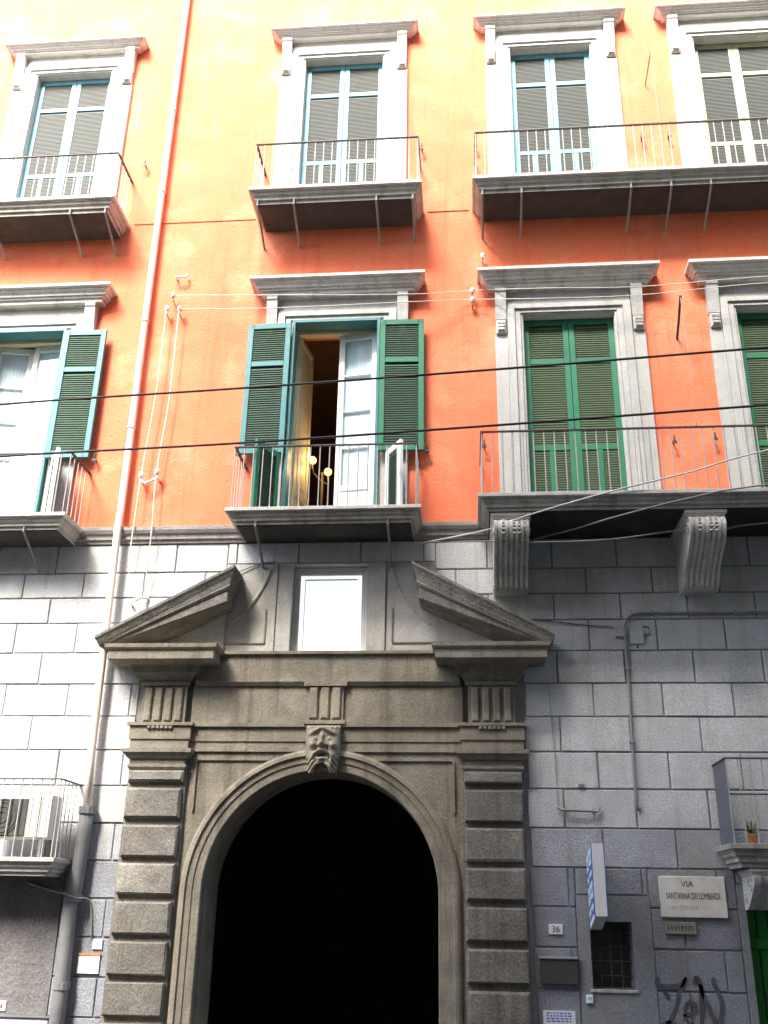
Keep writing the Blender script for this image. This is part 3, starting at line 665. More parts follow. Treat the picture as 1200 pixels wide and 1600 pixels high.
# ------------------------------------------------------------------ balconies
BAR = {}
def bar_mesh(h, t=0.0075, m='iron_pale'):
    k = (round(h, 3), t, m)
    if k not in BAR: BAR[k] = MB().tube([(0, 0, 0), (0, 0, h)], t, 6).mesh('bar', m)
    return BAR[k]
def balcony(x0, x1, d, zt, zb, zr, struts=(), strut_z=0.32, spacing=0.122, inset=0.06, solid_left=False, deep=True, mid_rail=None, edge='slab_edge'):
    b = empty('balcony', ((x0+x1)/2, 0, zt), pal)
    cx = (x0+x1)/2
    t = zt-zb; q = min(0.13, d*0.2)
    s = MB(); X0, X1 = x0-cx+q, x1-cx-q
    if deep:
        pr = [(0.0, -t), (0.012, -t+0.002), (0.012, -t+0.22*t), (0.014, -t+0.23*t), (0.045, -t+0.24*t), (0.045, -t+0.38*t), (0.05, -t+0.42*t), (0.075, -t+0.50*t), (0.082, -t+0.60*t), (0.082, -t+0.66*t), (0.10, -t+0.67*t), (0.10, -t+0.74*t)]
        s.tray(X0, X1, d-q, pr[1:]); s.build('slab', 'slab_stone', b)
        MB().tray(X0+0.004, X1-0.004, d-q-0.004, [(0.0, -t-0.012), (0.004, -t-0.008), (0.004, -t+0.012)]).build('soffit', 'soffit_shade', b)  # dark plate added so the underside reads as deep shade
        e = MB(); e.tray(X0, X1, d-q, [(0.108, -t+0.741*t), (q-0.004, -t+0.76*t), (q, -t+0.78*t), (q, -0.004), (q-0.004, 0.0)]); e.build('slab_edge', edge, b)
    xa, xb, yf = x0-cx+inset, x1-cx-inset, -(d-inset); hr = zr-zt
    r = MB(); r.box(xa-0.012, xb+0.012, yf-0.018, yf+0.018, hr-0.014, hr)
    r.box(xa-0.018, xa+0.018, yf+0.018, 0.02, hr-0.0135, hr-0.0005).box(xb-0.018, xb+0.018, yf+0.018, 0.02, hr-0.0135, hr-0.0005)
    r.build('top_rail', 'iron_dark', b)
    if mid_rail:
        r = MB(); r.box(xa, xb, yf-0.008, yf+0.008, mid_rail-0.015, mid_rail); r.build('mid_rail', 'iron_dark', b)
    nb = max(2, round((xb-xa)/spacing)); me = bar_mesh(hr-0.015)
    for i in range(nb+1): link('bar', me, b, (xa+(xb-xa)*i/nb, yf, 0))
    ns = max(2, round(-yf/spacing))
    for i in range(1, ns):
        if not solid_left: link('bar', me, b, (xa, yf*(1-i/ns), 0))
        link('bar', me, b, (xb, yf*(1-i/ns), 0))
    if solid_left: MB().box(xa-0.004, xa+0.004, yf, 0.0, 0.01, hr-0.016).build('side_panel', 'sheet_grey', b)
    for x in struts:
        m_ = MB(); m_.tube([(x-cx, -(d-0.10), -t+0.06), (x-cx, -(d-0.10), -t-0.025), (x-cx, -(d-0.15), -t-0.05), (x-cx, 0.0, -t-strut_z)], 0.017, 6)
        m_.build('strut', 'iron', b)
    return b
balcony(-3.01, -0.55, 0.70, 11.88, 11.65, 12.70, (-2.88, -2.36, -1.19, -0.68))
balcony(0.15, 5.42, 0.70, 11.90, 11.67, 12.72, (0.29, 0.83, 2.32, 2.86, 3.39, 4.55, 5.25))
balcony(-7.50, -4.96, 0.70, 11.87, 11.64, 12.68, (-7.3, -6.8, -5.62, -5.1))
balcony(-2.95, -0.55, 0.70, 6.95, 6.76, 7.80, (-2.57, -0.95), 0.36)
b2r = balcony(0.13, 5.55, 1.00, 6.95, 6.76, 7.78, ())
balcony(-7.45, -4.96, 0.70, 6.93, 6.74, 7.78, (-7.1, -5.5), 0.36)
blo = balcony(-8.3, -4.52, 0.62, 2.90, 2.71, 3.74, (), spacing=0.11, edge='slab_stone')
bro = balcony(2.64, 5.1, 0.64, 3.13, 2.90, 4.0, (), spacing=0.125, solid_left=True, mid_rail=0.50, edge='stucco_old')
# under-slab plate of the long first-floor balcony

# scroll consoles
def console(cx, w, zt, prof, parent, flutes=True):
    c = empty('console', (cx, 0, zt), parent)
    cap = MB(); cap.tray(-w/2, w/2, -prof[0][0]-0.005, [(0.0, -0.075), (0.01, -0.07), (0.02, -0.04), (0.035, -0.035), (0.035, 0.0)]); cap.build('cap', 'cornice_stucco', c)
    fr = smooth_path([(0, y, z) for y, z in prof], 5); pts = [(p.y, p.z) for p in fr]
    body = MB(); 
    nst = 13 if flutes else 3
    for i in range(nst):
        x0, x1 = -w/2+w*i/nst, -w/2+w*(i+1)/nst
        ins = 0.0 if i % 2 == 0 else 0.022
        q = [(min(y+ins, -0.005), z+(ins*0.3)) for y, z in pts]
        body.xprism(x0, x1, q+[(0.02, pts[-1][1]), (0.02, pts[0][1])])
    body.build('scroll', 'cornice_stucco', c)
    if flutes:
        bm_ = MB().cbox(-w/26-0.003, w/26+0.003, -0.004, 0.03, -0.010, 0.010, 0.004).mesh('bead', 'cornice_stucco')
        for k in (3, 7, 9):
            for j in range(6):
                t_ = pts[2+j*2] if 2+j*2 < len(pts) else pts[-1]
                link('bead', bm_, c, (-w/2+w*(k+0.5)/13, t_[0], t_[1]))
    # side volutes
    for s in (-1, 1):
        for (yy, zz, r) in ((prof[2][0]+0.12, prof[2][1]-0.0, 0.085), (-0.12, prof[-2][1]+0.08, 0.06)):
            sp_ = [(s*(w/2+0.004), yy+r*(1-0.11*a)*math.cos(a), zz+r*(1-0.11*a)*math.sin(a)) for a in [k*0.45 for k in range(19)]]
            MB().tube(sp_, 0.012, 5).build('volute', 'cornice_stucco', c)
    return c
CP = [(-0.84, -0.075), (-0.90, -0.12), (-0.91, -0.21), (-0.84, -0.33), (-0.68, -0.43), (-0.52, -0.52), (-0.40, -0.60), (-0.34, -0.68), (-0.29, -0.74), (-0.18, -0.76), (-0.08, -0.75)]
for cx in (0.51, 2.73, 4.95): console(cx, 0.40, 6.745, CP, pal)
CL = [(-0.48, -0.06), (-0.50, -0.10), (-0.47, -0.17), (-0.38, -0.24), (-0.28, -0.31), (-0.18, -0.37), (-0.10, -0.40)]
for cx in (2.98, 4.75): console(cx, 0.22, 2.90, CL, pal, False)

# shutter hooks on the wall
hk = MB(); hk.tube([(0, 0.02, 0), (0, -0.07, 0), (0.0, -0.09, 0.02), (0, -0.09, 0.075)], 0.012, 6).box(-0.03, 0.03, -0.098, -0.082, -0.035, 0.0)
hkm = hk.mesh('shutter_hook', 'iron_dark')
for x, z in ((0.24, 8.02), (2.65, 8.02), (3.16, 8.05), (2.66, 13.02), (3.05, 13.02), (-0.58, 13.01), (-4.83, 12.95), (0.22, 13.0), (-0.50, 7.98), (-3.0, 7.98), (-4.95, 7.95)):
    link('shutter_hook', hkm, pal, (x, 0, z))

# ------------------------------------------------------------------ pipes, cables and fittings
dp = tag(empty('downpipe', (-4.5, 0, 0)), 'long pale orange rain downpipe running down the facade into a grey iron foot pipe', 'downpipe')
DX = 4.5
def dl(p): return [(x+DX, y, z) for x, y, z in p]
MB().tube(dl([(-4.50, -0.09, 20.0), (-4.50, -0.09, 15.9), (-4.50, -0.09, 11.0), (-4.49, -0.09, 7.2), (-4.48, -0.14, 6.9), (-4.47, -0.14, 6.5), (-4.45, -0.12, 4.1), (-4.42, -0.10, 3.44)]), 0.047, 12).build('pipe', 'pipe_orange', dp, smooth=True)
f = MB().tube(dl([(-4.42, -0.10, 3.46), (-4.425, -0.10, 3.2), (-4.44, -0.10, 2.58), (-4.47, -0.11, 2.46), (-4.47, -0.11, 2.30), (-4.455, -0.10, 1.6), (-4.45, -0.10, 0.13)]), 0.082, 12).build('foot_pipe', 'pipe_grey', dp, smooth=True)
f['label'] = 'grey cast iron lower length of the downpipe'
for (x, z, r) in ((-4.42, 3.44, 0.098), (-4.445, 2.50, 0.098), (-4.452, 1.62, 0.092)):
    MB().tube([(x+DX, -0.10, z-0.04), (x+DX, -0.10, z+0.04)], r, 12).build('collar', 'pipe_grey', dp)
for z in (14.0, 12.4, 10.1, 8.4):
    MB().tube([(0.0, -0.09, z-0.015), (0.0, -0.09, z+0.015)], 0.058, 12).box(-0.01, 0.01, -0.05, 0.01, z-0.012, z+0.012).build('clamp', 'pipe_orange', dp)

def cable(name, pts, r, m, label, n=8):
    o = MB().tube(smooth_path(pts, n), r, 6).build(name, m, smooth=True); return tag(o, label, 'cable')
cable('overhead_cable', [(-8.5, -0.02, 8.02), (-7.6, -1.1, 8.05), (-5.725, -1.3, 8.128), (-2.603, -1.3, 8.268), (0.564, -1.3, 8.432), (3.551, -1.3, 8.609), (5.9, -1.2, 8.76), (6.5, -0.02, 8.8)], 0.0145, 'cable_black', 'upper of the two thick black cables crossing in front of the facade')
cable('overhead_cable', [(-8.5, -0.02, 7.34), (-7.6, -1.1, 7.35), (-5.6, -1.3, 7.412), (-2.626, -1.3, 7.52), (0.54, -1.3, 7.682), (3.451, -1.3, 7.846), (5.9, -1.2, 7.99), (6.5, -0.02, 8.03)], 0.0145, 'cable_black', 'lower of the two thick black cables, crossing just above the balcony railings')
cable('loose_cable', [(-0.642, -0.02, 6.69), (0.224, -0.75, 6.581), (0.742, -0.93, 6.697), (1.622, -1.02, 6.919), (2.571, -1.05, 7.143), (3.444, -1.1, 7.374), (6.5, -1.0, 8.1)], 0.010, 'cable_pale', 'white cable slanting up to the right across the long balcony railing')
cable('loose_cable', [(0.55, -0.02, 6.55), (0.74, -0.4, 6.565), (1.269, -0.7, 6.6), (1.681, -0.95, 6.636), (2.478, -1.0, 6.822), (3.404, -1.05, 6.964), (6.5, -0.9, 7.3)], 0.010, 'cable_grey', 'greyish cable rising across the dark underside of the long balcony to its edge')
cable('loose_cable', [(-0.602, -0.02, 6.71), (0.295, -0.76, 6.436), (0.737, -0.79, 6.402), (1.612, -0.80, 6.42), (2.436, -0.74, 6.541), (2.97, -0.74, 6.557), (3.456, -0.7, 6.635), (6.5, -0.6, 6.9)], 0.009, 'cable_grey', 'nearly level grey cable passing in front of both scroll consoles')
cable('line_wire', [(-4.127, -0.11, 10.506), (-2.692, -0.32, 10.30), (-0.732, -0.32, 10.23), (0.126, -0.10, 10.41), (1.091, -0.32, 10.25), (2.365, -0.32, 10.22), (4.085, -0.32, 10.31), (6.5, -0.1, 10.45)], 0.0055, 'cable_pale', 'upper thin pale wire strung along the facade under the window cornices')
cable('line_wire', [(-4.011, -0.11, 10.273), (-2.68, -0.30, 10.10), (-0.731, -0.30, 10.12), (0.124, -0.10, 10.26), (1.084, -0.30, 10.10), (2.355, -0.30, 10.10), (4.073, -0.30, 10.22), (6.5, -0.1, 10.35)], 0.0055, 'cable_pale', 'lower thin pale wire strung along the facade under the window cornices')
cable('drop_wire', [(-4.196, -0.13, 10.23), (-4.196, -0.12, 9.05), (-4.262, -0.12, 7.72), (-4.279, -0.13, 6.893), (-4.279, -0.10, 6.328), (-4.16, -0.05, 5.98)], 0.0085, 'cable_pale', 'left of the two pale wires dropping beside the downpipe')
cable('drop_wire', [(-4.011, -0.13, 10.23), (-4.005, -0.12, 8.845), (-4.062, -0.12, 7.72), (-4.034, -0.13, 6.889), (-4.043, -0.10, 6.299), (-4.07, -0.05, 6.02)], 0.0085, 'cable_pale', 'right of the two pale wires dropping beside the downpipe')
cable('thin_cord', [(2.835, -0.46, 9.93), (2.80, -0.66, 8.9), (2.745, -0.85, 7.83)], 0.004, 'cable_grey', 'thin cord from the tip of the iron rod down to the long first floor railing')
cable('thin_cord', [(2.834, -0.41, 14.28), (2.81, -0.55, 13.4), (2.788, -0.65, 12.72)], 0.004, 'cable_grey', 'thin cord from the upper iron rod down to the second floor railing')
INS = [(0.012, -0.03), (0.030, -0.028), (0.038, -0.01), (0.026, 0.0), (0.024, 0.01), (0.034, 0.016), (0.034, 0.03), (0.018, 0.048), (0.010, 0.052)]
def insulator(x, y, z, label):
    e = tag(empty('insulator', (x, y, z)), label, 'insulator', 'porcelain insulators on the facade')
    MB().lathe((0, 0, 0), INS, 12).build('knob', 'porcelain', e, smooth=False)
    MB().tube([(0, 0, -0.025), (0, 0, -0.07), (0, -y+0.01, -0.07)], 0.009, 6).build('pin', 'iron', e)
insulator(-4.127, -0.11, 10.50, 'single white insulator topmost of the three beside the downpipe')
insulator(-4.196, -0.11, 10.27, 'white insulator at left in the lower pair beside the downpipe')
insulator(-4.011, -0.11, 10.27, 'white insulator at right in the lower pair beside the downpipe')
insulator(-4.27, -0.11, 7.68, 'white insulator on the left end of the low wire bracket')
insulator(-4.06, -0.11, 7.72, 'white insulator on the right end of the low wire bracket')
insulator(0.126, -0.10, 10.40, 'upper of the two white insulators left of the closed green shutters')
insulator(0.124, -0.10, 10.25, 'lower of the two white insulators left of the closed green shutters')
insulator(0.281, -0.09, 10.99, 'white insulator alone under the corner of the long upper balcony')
def wbracket(name, pts, r, m, label):
    return tag(MB().tube(pts, r, 6).build(name, m), label, 'bracket')
wbracket('wire_bracket', [(-4.13, 0.01, 10.86), (-4.13, -0.09, 10.83), (-3.98, -0.09, 10.83), (-3.98, -0.05, 10.9)], 0.018, 'porcelain', 'pale angled bracket above the insulators beside the downpipe')
wbracket('wire_bracket', [(-4.28, -0.11, 7.62), (-4.20, -0.11, 7.56), (-4.05, -0.11, 7.64), (-4.05, 0.01, 7.64)], 0.018, 'porcelain', 'pale V shaped bracket holding the drop wires on the orange wall')
wbracket('wire_bracket', [(-4.22, 0.0, 5.93), (-4.20, -0.10, 5.94), (-4.08, -0.10, 6.0), (-4.02, -0.01, 6.02)], 0.018, 'porcelain', 'small pale bracket at the foot of the drop wires above the pediment')
wbracket('iron_rod', [(2.847, 0.02, 9.57), (2.845, -0.2, 9.74), (2.84, -0.46, 9.96)], 0.017, 'iron_dark', 'black iron rod jutting from the wall between the green shuttered windows')
wbracket('iron_rod', [(2.807, 0.02, 14.08), (2.82, -0.2, 14.18), (2.834, -0.42, 14.29)], 0.008, 'iron_dark', 'thin iron rod jutting from the wall between the upper right windows')
# conduit at the right
cn = tag(empty('conduit', (1.84, 0, 3.5)), 'grey conduit bending from level to vertical down the right stone wall', 'conduit')
cpts = [(4.76, -0.03, 2.26), (0.22, -0.03, 2.27), (0.10, -0.03, 2.25), (0.035, -0.03, 2.20), (0.01, -0.03, 2.10), (-0.005, -0.03, 1.2), (-0.02, -0.03, 0.35), (-0.02, -0.03, 0.05), (0.0, -0.025, 0.01), (0.02, -0.01, 0.03)]
MB().tube(cpts, 0.017, 8).build('pipe', 'conduit_grey', cn, smooth=True)
for (x, z, v) in ((0.35, 2.27, 0), (1.3, 2.265, 0), (0.0, 1.6, 1), (-0.012, 0.75, 1)):
    b = MB(); b.box(x-0.012-(0.02 if v else 0), x+0.012+(0.02 if v else 0), -0.052, 0.004, z-0.022+(0.01 if v else 0), z+0.022-(0.01 if v else 0)); b.build('clip', 'conduit_grey', cn)
jb = tag(empty('junction_box', (1.98, 0, 5.46)), 'small square grey box cover beside the bend of the conduit', 'junction box')
MB().cbox(-0.085, 0.085, -0.02, 0.004, -0.07, 0.09, 0.008).build('cover', 'ashlar', jb)
MB().tube([(-0.10, -0.02, 0.02), (-0.24, -0.02, 0.02), (-0.24, 0.0, 0.02)], 0.010, 6).build('stub', 'iron', jb)
MB().lathe((0, -0.016, -0.10), [(0.012, -0.012), (0.012, 0.012)], 8).build('screw', 'iron_dark', jb)
MB().tube([(0.10, -0.01, 0.0), (0.10, -0.01, 0.05), (0.15, -0.01, 0.05), (0.15, -0.01, 0.14), (0.08, -0.01, 0.15)], 0.008, 6).build('wire', 'iron', jb)
sh = tag(empty('lamp_bracket', (1.19, 0, 3.5)), 'short grey iron bracket bar on the stone wall above the light box sign', 'bracket')
MB().tube([(-0.24, -0.03, 0.03), (-0.20, -0.05, 0.0), (0.20, -0.05, -0.015), (0.22, -0.03, 0.03)], 0.018, 6).build('bar', 'conduit_grey', sh)
MB().box(-0.16, -0.14, -0.05, 0.0, -0.01, 0.02).box(0.14, 0.16, -0.05, 0.0, -0.02, 0.01).build('stay', 'iron', sh)
tag(MB().cbox(1.20, 1.26, -0.03, 0.0, 3.745, 3.785, 0.006).build('wall_plug', 'iron'), 'tiny grey fitting on the wall above the iron bracket bar', 'fitting')
cable('wall_wire', [(0.62, -0.02, 5.70), (0.95, -0.02, 5.68), (1.35, -0.02, 5.63), (1.72, -0.02, 5.60)], 0.006, 'iron_dark', 'short dark wire drooping from the pediment corner towards the conduit')
cable('wall_wire', [(0.92, -0.02, 4.93), (0.93, -0.015, 4.5), (0.95, -0.015, 4.1), (0.96, -0.015, 3.55)], 0.004, 'conduit_grey', 'thin grey wire down the stones to the iron bracket bar')
cable('wall_wire', [(-5.05, -0.02, 2.66), (-4.75, -0.03, 2.58), (-4.52, -0.17, 2.54), (-4.40, -0.18, 2.50), (-4.28, -0.02, 2.46), (-4.22, -0.02, 2.1)], 0.012, 'cable_grey', 'tan cable running under the low left balcony round the grey pipe')
cable('wall_wire', [(-2.90, -0.03, 6.34), (-2.6, -0.02, 6.46), (-2.42, -0.035, 6.47), (-2.40, -0.035, 6.47)], 0.008, 'cable_grey', 'short grey cable looping from the left pediment tip to the small window')

# ------------------------------------------------------------------ signs and small things
# projecting light box
lb = tag(empty('light_box_sign', (1.29, 0, 2.76)), 'narrow projecting light box sign with blue lettered side above the black opening', 'sign')
def slant(mb):
    mb.v = [(x, y, z-(y+0.60)*0.24) for x, y, z in mb.v]; return mb
slant(MB().box(-0.06, 0.06, -0.60, -0.06, -0.35, 0.35)).build('box', 'sign_white', lb)
slant(MB().box(-0.062, 0.062, -0.612, -0.601, -0.352, 0.352).box(-0.028, -0.022, -0.616, -0.611, -0.35, 0.35)).build('edge_strip', 'white_paint', lb)
slant(MB().box(-0.067, -0.061, -0.614, -0.575, -0.352, 0.352)).build('trim', 'blue', lb)
slant(MB().box(0.061, 0.067, -0.614, -0.575, -0.352, 0.352)).build('trim', 'blue', lb)
for k in range(6):
    z = 0.27-k*0.108
    mb = MB(); mb.box(-0.065, -0.0605, -0.56, -0.09, z-0.018, z+0.018); mb.box(-0.065, -0.0605, -0.56, -0.51, z-0.045, z-0.018); mb.box(-0.065, -0.0605, -0.34, -0.29, z+0.018, z+0.045)
    slant(mb).build('letter_stroke', 'blue' if k % 3 else 'sky_blue', lb)
MB().tube([(0, -0.12, 0.2), (0, 0.02, 0.2)], 0.02, 6).tube([(0, -0.12, -0.2), (0, 0.02, -0.2)], 0.02, 6).build('arm', 'iron_dark', lb)
# street plaque
pq = tag(empty('street_plaque', (2.335, -0.01, 2.62)), 'pale marble street name plaque on the grey wall left of the green gate', 'sign')
MB().cbox(-0.345, 0.345, -0.025, 0.01, -0.205, 0.205, 0.005).build('slab', 'marble', pq)
lettering('VIA', 0.085, 'ink', pq, (-0.05, -0.026, 0.125))
lettering("SANT'ANNA DEI LOMBARDI", 0.092, 'ink', pq, (0.0, -0.026, 0.005), sx=0.49)
wl = MB(); random.seed(3); x = -0.27
while x < 0.05:
    if not (-0.17 < x < -0.145):
        hgt = random.uniform(0.028, 0.042); wl.box(x, x+0.007, -0.028, -0.024, -0.13, -0.13+hgt)
        if random.random() < 0.5: wl.box(x, x+0.016, -0.028, -0.024, -0.13+hgt-0.008, -0.13+hgt)
    x += 0.0215
wl.build('worn_lettering', 'ink_pale', pq)
p2 = tag(empty('small_plaque', (2.175, -0.01, 2.31)), 'small weathered plaque just below the marble street plaque', 'sign')
MB().cbox(-0.165, 0.165, -0.02, 0.01, -0.06, 0.06, 0.004).build('slab', 'old_plaque', p2)
wl = MB(); x = -0.13
while x < 0.13:
    wl.box(x, x+0.010, -0.023, -0.019, -0.02, 0.025)
    if random.random() < 0.6: wl.box(x, x+0.024, -0.023, -0.019, 0.015, 0.025)
    x += 0.036
wl.build('worn_lettering', 'brown_metal', p2)
# house number, letter plate, notice
hn = tag(empty('house_number', (0.87, -0.008, 2.275)), 'small white house number tile right of the portal', 'sign')
MB().cbox(-0.075, 0.075, -0.012, 0.01, -0.05, 0.05, 0.004).build('tile', 'porcelain', hn)
lettering('36', 0.09, 'ink', hn, (0, -0.013, 0.0))
lt = tag(empty('letter_box', (0.885, 0, 1.88)), 'flat dark brown metal box with a pale top edge right of the portal', 'box')
MB().cbox(-0.195, 0.195, -0.06, 0.0, -0.135, 0.105, 0.008).build('body', 'brown_metal', lt)
MB().cbox(-0.205, 0.205, -0.075, 0.0, 0.106, 0.13, 0.005).build('lid', 'conduit_grey', lt)
no = tag(empty('notice', (0.865, 0, 1.38)), 'white notice with blue print at the bottom right of the portal', 'sign')
MB().box(-0.165, 0.165, -0.014, -0.004, -0.12, 0.12).build('sheet', 'sign_white', no)
for z in (0.095, 0.07, 0.045, 0.02, -0.02, -0.045):
    xa = -0.13; mb = MB()
    while xa < 0.12:
        wv = random.uniform(0.012, 0.04); mb.box(xa, min(xa+wv, 0.135), -0.0155, -0.0135, z-0.006, z+0.006); xa += wv+0.012
    mb.build('print_line', 'blue', no)
wbx = tag(empty('intercom', (1.185, -0.006, 1.615)), 'tiny white box beside the lower corner of the black opening', 'box')
MB().cbox(-0.035, 0.035, -0.03, 0.0, -0.04, 0.04, 0.006).build('body', 'sign_white', wbx)
MB().box(-0.02, 0.02, -0.032, -0.0295, -0.005, 0.02).build('grille', 'sky_blue', wbx)
n2 = tag(empty('white_sign', (-4.215, -0.005, 1.83)), 'square white sign with an orange top strip beside the grey pipe', 'sign')
MB().box(-0.12, 0.12, -0.016, -0.002, -0.09, 0.085).build('board', 'sign_white', n2)
MB().box(-0.125, 0.125, -0.022, -0.002, 0.088, 0.112).build('strip', 'orange_strip', n2)
wl = MB(); x = -0.06
while x < 0.06:
    wl.box(x, x+0.009, -0.018, -0.0155, -0.012, 0.004+random.choice((0, 0.008))); x += 0.015
wl.build('print_line', 'sky_blue', n2)
n3 = tag(empty('number_tile', (-4.14, -0.005, 2.03)), 'tiny white tile just above the square white sign', 'sign')
MB().cbox(-0.055, 0.055, -0.016, 0.0, -0.05, 0.05, 0.004).build('tile', 'porcelain', n3)
MB().box(-0.008, 0.010, -0.018, -0.0155, -0.02, 0.02).box(-0.02, 0.012, -0.018, -0.0155, 0.012, 0.02).build('mark', 'sky_blue', n3)
sb = tag(empty('shop_board', (-5.75, -0.005, 1.2)), 'pale pinkish board at the foot of the rough wall under the low left balcony', 'sign')
MB().cbox(-1.2, 1.2, -0.10, 0.0, -0.20, 0.10, 0.01).build('board', 'pink_board', sb)
MB().cbox(-1.21, 1.215, -0.12, 0.0, 0.101, 0.118, 0.004).build('top_strip', 'sheet_grey', sb)
t5 = tag(empty('number_tile', (-5.13, -0.005, 1.40)), 'tiny white tile on the rough wall above the pinkish board', 'sign')
MB().cbox(-0.05, 0.05, -0.014, 0.0, -0.05, 0.05, 0.004).build('tile', 'porcelain', t5)
MB().box(-0.01, 0.01, -0.016, -0.0135, -0.02, 0.02).build('mark', 'ink', t5)
# graffiti: sprayed strokes a hair in front of the stones
gf = tag(empty('graffiti', (1.86, -0.012, 1.18)), 'black sprayed graffiti letters on the grey wall below the marble plaque', 'graffiti')
def stroke(pts, w):
    P = smooth_path([(x, 0, z) for x, z in pts], 8); vs = []; fs = []
    for i, p in enumerate(P):
        t = (P[min(i+1, len(P)-1)]-P[max(i-1, 0)]).normalized(); nn = Vector((-t.z, 0, t.x))
        ww = w*(0.75+0.35*math.sin(3.14*i/(len(P)-1)))
        vs += [p+nn*ww/2, p-nn*ww/2]
    for i in range(len(P)-1): fs.append((2*i, 2*i+1, 2*i+3, 2*i+2))
    MB().add(vs, fs).build('stroke', 'graffiti', gf)
Zg = 0.46
stroke([(0.04, 0.66), (0.03, 0.58), (0.12, 0.57), (0.26, 0.58), (0.33, 0.66)], 0.045)
stroke([(0.33, 0.66), (0.24, 0.50), (0.20, 0.38), (0.10, 0.22), (0.02, 0.20), (0.12, 0.24), (0.30, 0.18)], 0.035)
stroke([(0.09, 0.53), (0.14, 0.45)], 0.035)
stroke([(0.26, 0.30), (0.36, 0.33), (0.40, 0.40), (0.34, 0.43), (0.29, 0.36), (0.30, 0.25), (0.40, 0.20)], 0.032)
stroke([(0.40, 0.60), (0.43, 0.66), (0.47, 0.58), (0.46, 0.40), (0.44, 0.16)], 0.045)
stroke([(0.46, 0.60), (0.52, 0.40), (0.60, 0.20)], 0.045)
stroke([(0.60, 0.20), (0.66, 0.36), (0.65, 0.50), (0.60, 0.62), (0.62, 0.66)], 0.040)
# air conditioner on the low left balcony
acu = tag(empty('air_conditioner', (-5.08, -0.36, 2.90)), 'white air conditioning unit standing on the low left balcony', 'air conditioner')
MB().cbox(-0.42, 0.42, -0.16, 0.14, 0.20, 0.66, 0.015).build('casing', 'ac_white', acu)
MB().cbox(-0.41, 0.14, -0.172, -0.158, 0.22, 0.62, 0.006).build('grille', 'dark_grille', acu)
rg = MB()
for r in (0.06, 0.11, 0.16, 0.19):
    rg.tube([(-0.135+r*math.cos(a), -0.176, 0.42+r*math.sin(a)) for a in [k*math.pi/12 for k in range(25)]], 0.004, 4)
rg.build('fan_guard', 'dark_grille', acu)
MB().box(0.275, 0.285, -0.163, -0.158, 0.21, 0.65).build('groove', 'dark_grille', acu)
for x in (-0.33, 0.33):
    for y in (-0.13, 0.11): MB().box(x-0.015, x+0.015, y-0.015, y+0.015, 0.0, 0.198).build('foot', 'iron', acu)
# flower pot on the low right balcony
fp = tag(empty('flower_pot', (2.90, -0.50, 3.13)), 'little flower pot with yellow blooms on the low right balcony', 'flower pot')
MB().lathe((0, 0, 0), [(0.045, 0.0), (0.06, 0.08), (0.066, 0.08), (0.066, 0.10), (0.05, 0.10)], 14).build('pot', 'terracotta', fp)
mb = MB(); ml = MB(); random.seed(11)
for k in range(26):
    a = random.uniform(0, 6.28); rr = random.uniform(0, 0.07); zz = random.uniform(0.12, 0.24)
    px_, py_ = rr*math.cos(a), rr*math.sin(a)
    for j in range(5):
        b_ = a+j*1.2566; d = Vector((math.cos(b_), math.sin(b_), 0.3))*0.022; s_ = Vector((-math.sin(b_), math.cos(b_), 0))*0.010
        p = Vector((px_, py_, zz)); mb.add([p, p+d*0.6+s_, p+d, p+d*0.6-s_], [(0,1,2,3)])
    ml.tube([(px_*0.3, py_*0.3, 0.09), (px_, py_, zz)], 0.003, 4)
mb.build('flowers', 'petal', fp, recalc=False); ml.build('stems', 'gate_green', fp)
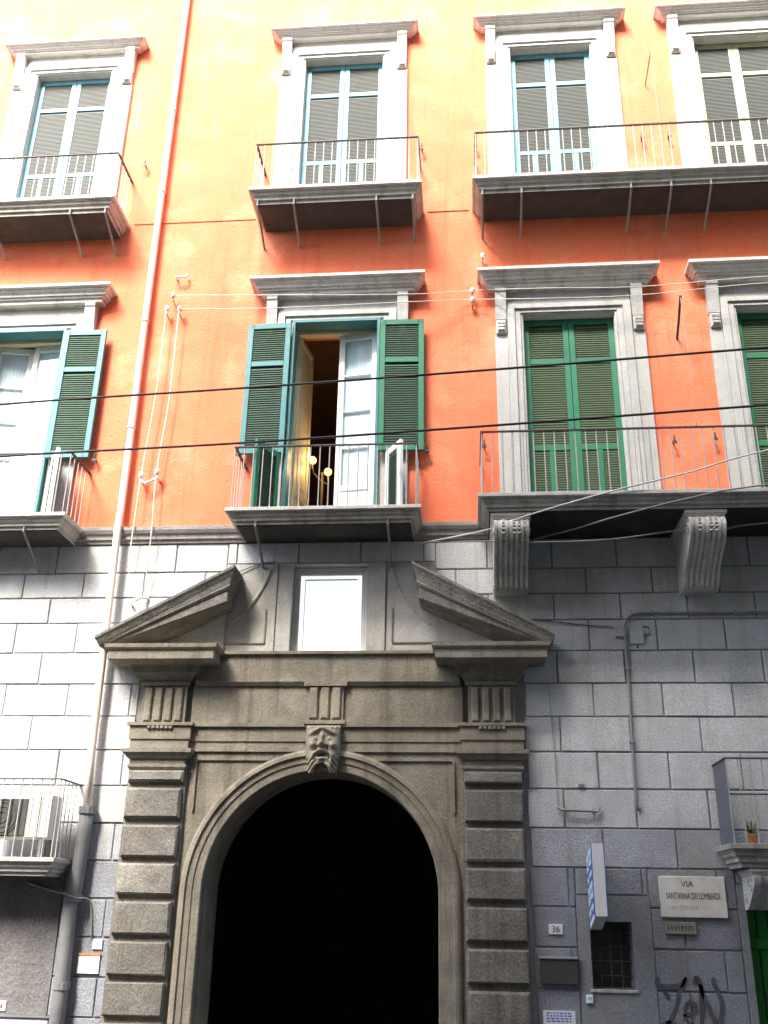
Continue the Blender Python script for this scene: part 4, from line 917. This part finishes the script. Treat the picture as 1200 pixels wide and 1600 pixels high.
# lit globes in the room behind the open doors
for (x, z, lab) in ((-2.19, 8.38, 'glowing yellow globe lamp at left behind the open balcony doors'), (-1.96, 8.19, 'glowing yellow globe lamp at right behind the open balcony doors')):
    lp = tag(empty('globe_lamp', (x, 1.0, z)), lab, 'lamp', 'globe lamps in the room')
    MB().lathe((0, 0, 0), [(0.055*math.sin(math.pi*k/10)+0.001, -0.055*math.cos(math.pi*k/10)) for k in range(11)], 16).build('globe', 'bulb', lp, smooth=True)
    MB().tube([(0, 0, -0.06), (0, 0.02, -0.12), (0, 0.10, -0.14)], 0.012, 6).build('arm', 'iron_dark', lp)
    pl_ = bpy.data.lights.new('globe_light', 'POINT'); pl_.energy = 2.5; pl_.color = (1.0, 0.58, 0.2); pl_.shadow_soft_size = 0.06
    plo = bpy.data.objects.new('globe_light', pl_); COL.objects.link(plo); plo.parent = lp; plo.location = (0, -0.14, 0.0)
wb = tag(empty('lamp_post', (-2.06, 1.14, 6.94)), 'dark stand carrying the two lit globes inside the room', 'lamp stand')
MB().lathe((0, 0, 0), [(0.14, 0), (0.14, 0.03), (0.02, 0.06), (0.02, 1.26), (0.03, 1.30)], 12).tube([(-0.13, 0, 1.30), (0, 0, 1.16), (0.10, 0, 1.11)], 0.012, 6).build('stand', 'iron_dark', wb)

# ------------------------------------------------------------------ unseen buildings added behind the viewer to shade the facade
def opposite(name, x0, x1, h, m, label, y=-13.5):
    e = tag(empty(name, ((x0+x1)/2, y, 0)), label, 'building')
    w = (x1-x0)/2
    MB().box(-w, w, -9, 0, 0.0, h).build('wall', m, e)
    MB().tray(-w, w, 0.0, [(0, h-0.5), (0.2, h-0.35), (0.45, h-0.2), (0.5, h+0.02)], yb=9.0).v
    r = MB(); r.box(-w-0.05, w+0.05, -9.2, 0.5, h, h+0.25).build('eaves', 'stucco_old', e)
    wm = MB().cbox(-0.6, 0.6, -0.05, 0.04, 0, 2.4, 0.01).mesh('window', 'green_paint'); fm = MB(); fm.box(-0.78, -0.602, 0.0, 0.07, -0.1, 2.6).box(0.602, 0.78, 0.0, 0.07, -0.1, 2.6).box(-0.6, 0.6, 0.0, 0.07, 2.402, 2.6)
    fme = fm.mesh('window_frame', 'stucco')
    nx = max(2, int((x1-x0)/3.2)); z = 1.2
    while z+3.2 < h:
        for i in range(nx):
            xx = -w+(i+0.5)*(2*w)/nx
            wn = link('window', wm, e, (xx, 0.03, z)); link('window_frame', fme, e, (xx, 0.0, z))
        z += 4.3
    return e
opposite('shading_building', -10.2, 40.0, 27.6, 'opp_wall', 'unseen tall dark brown building added across the street to shade the lower facade')
opposite('shading_building', -40.0, -10.4, 12.5, 'opp_wall2', 'unseen lower grey building added across the street so sun reaches the facade at left')
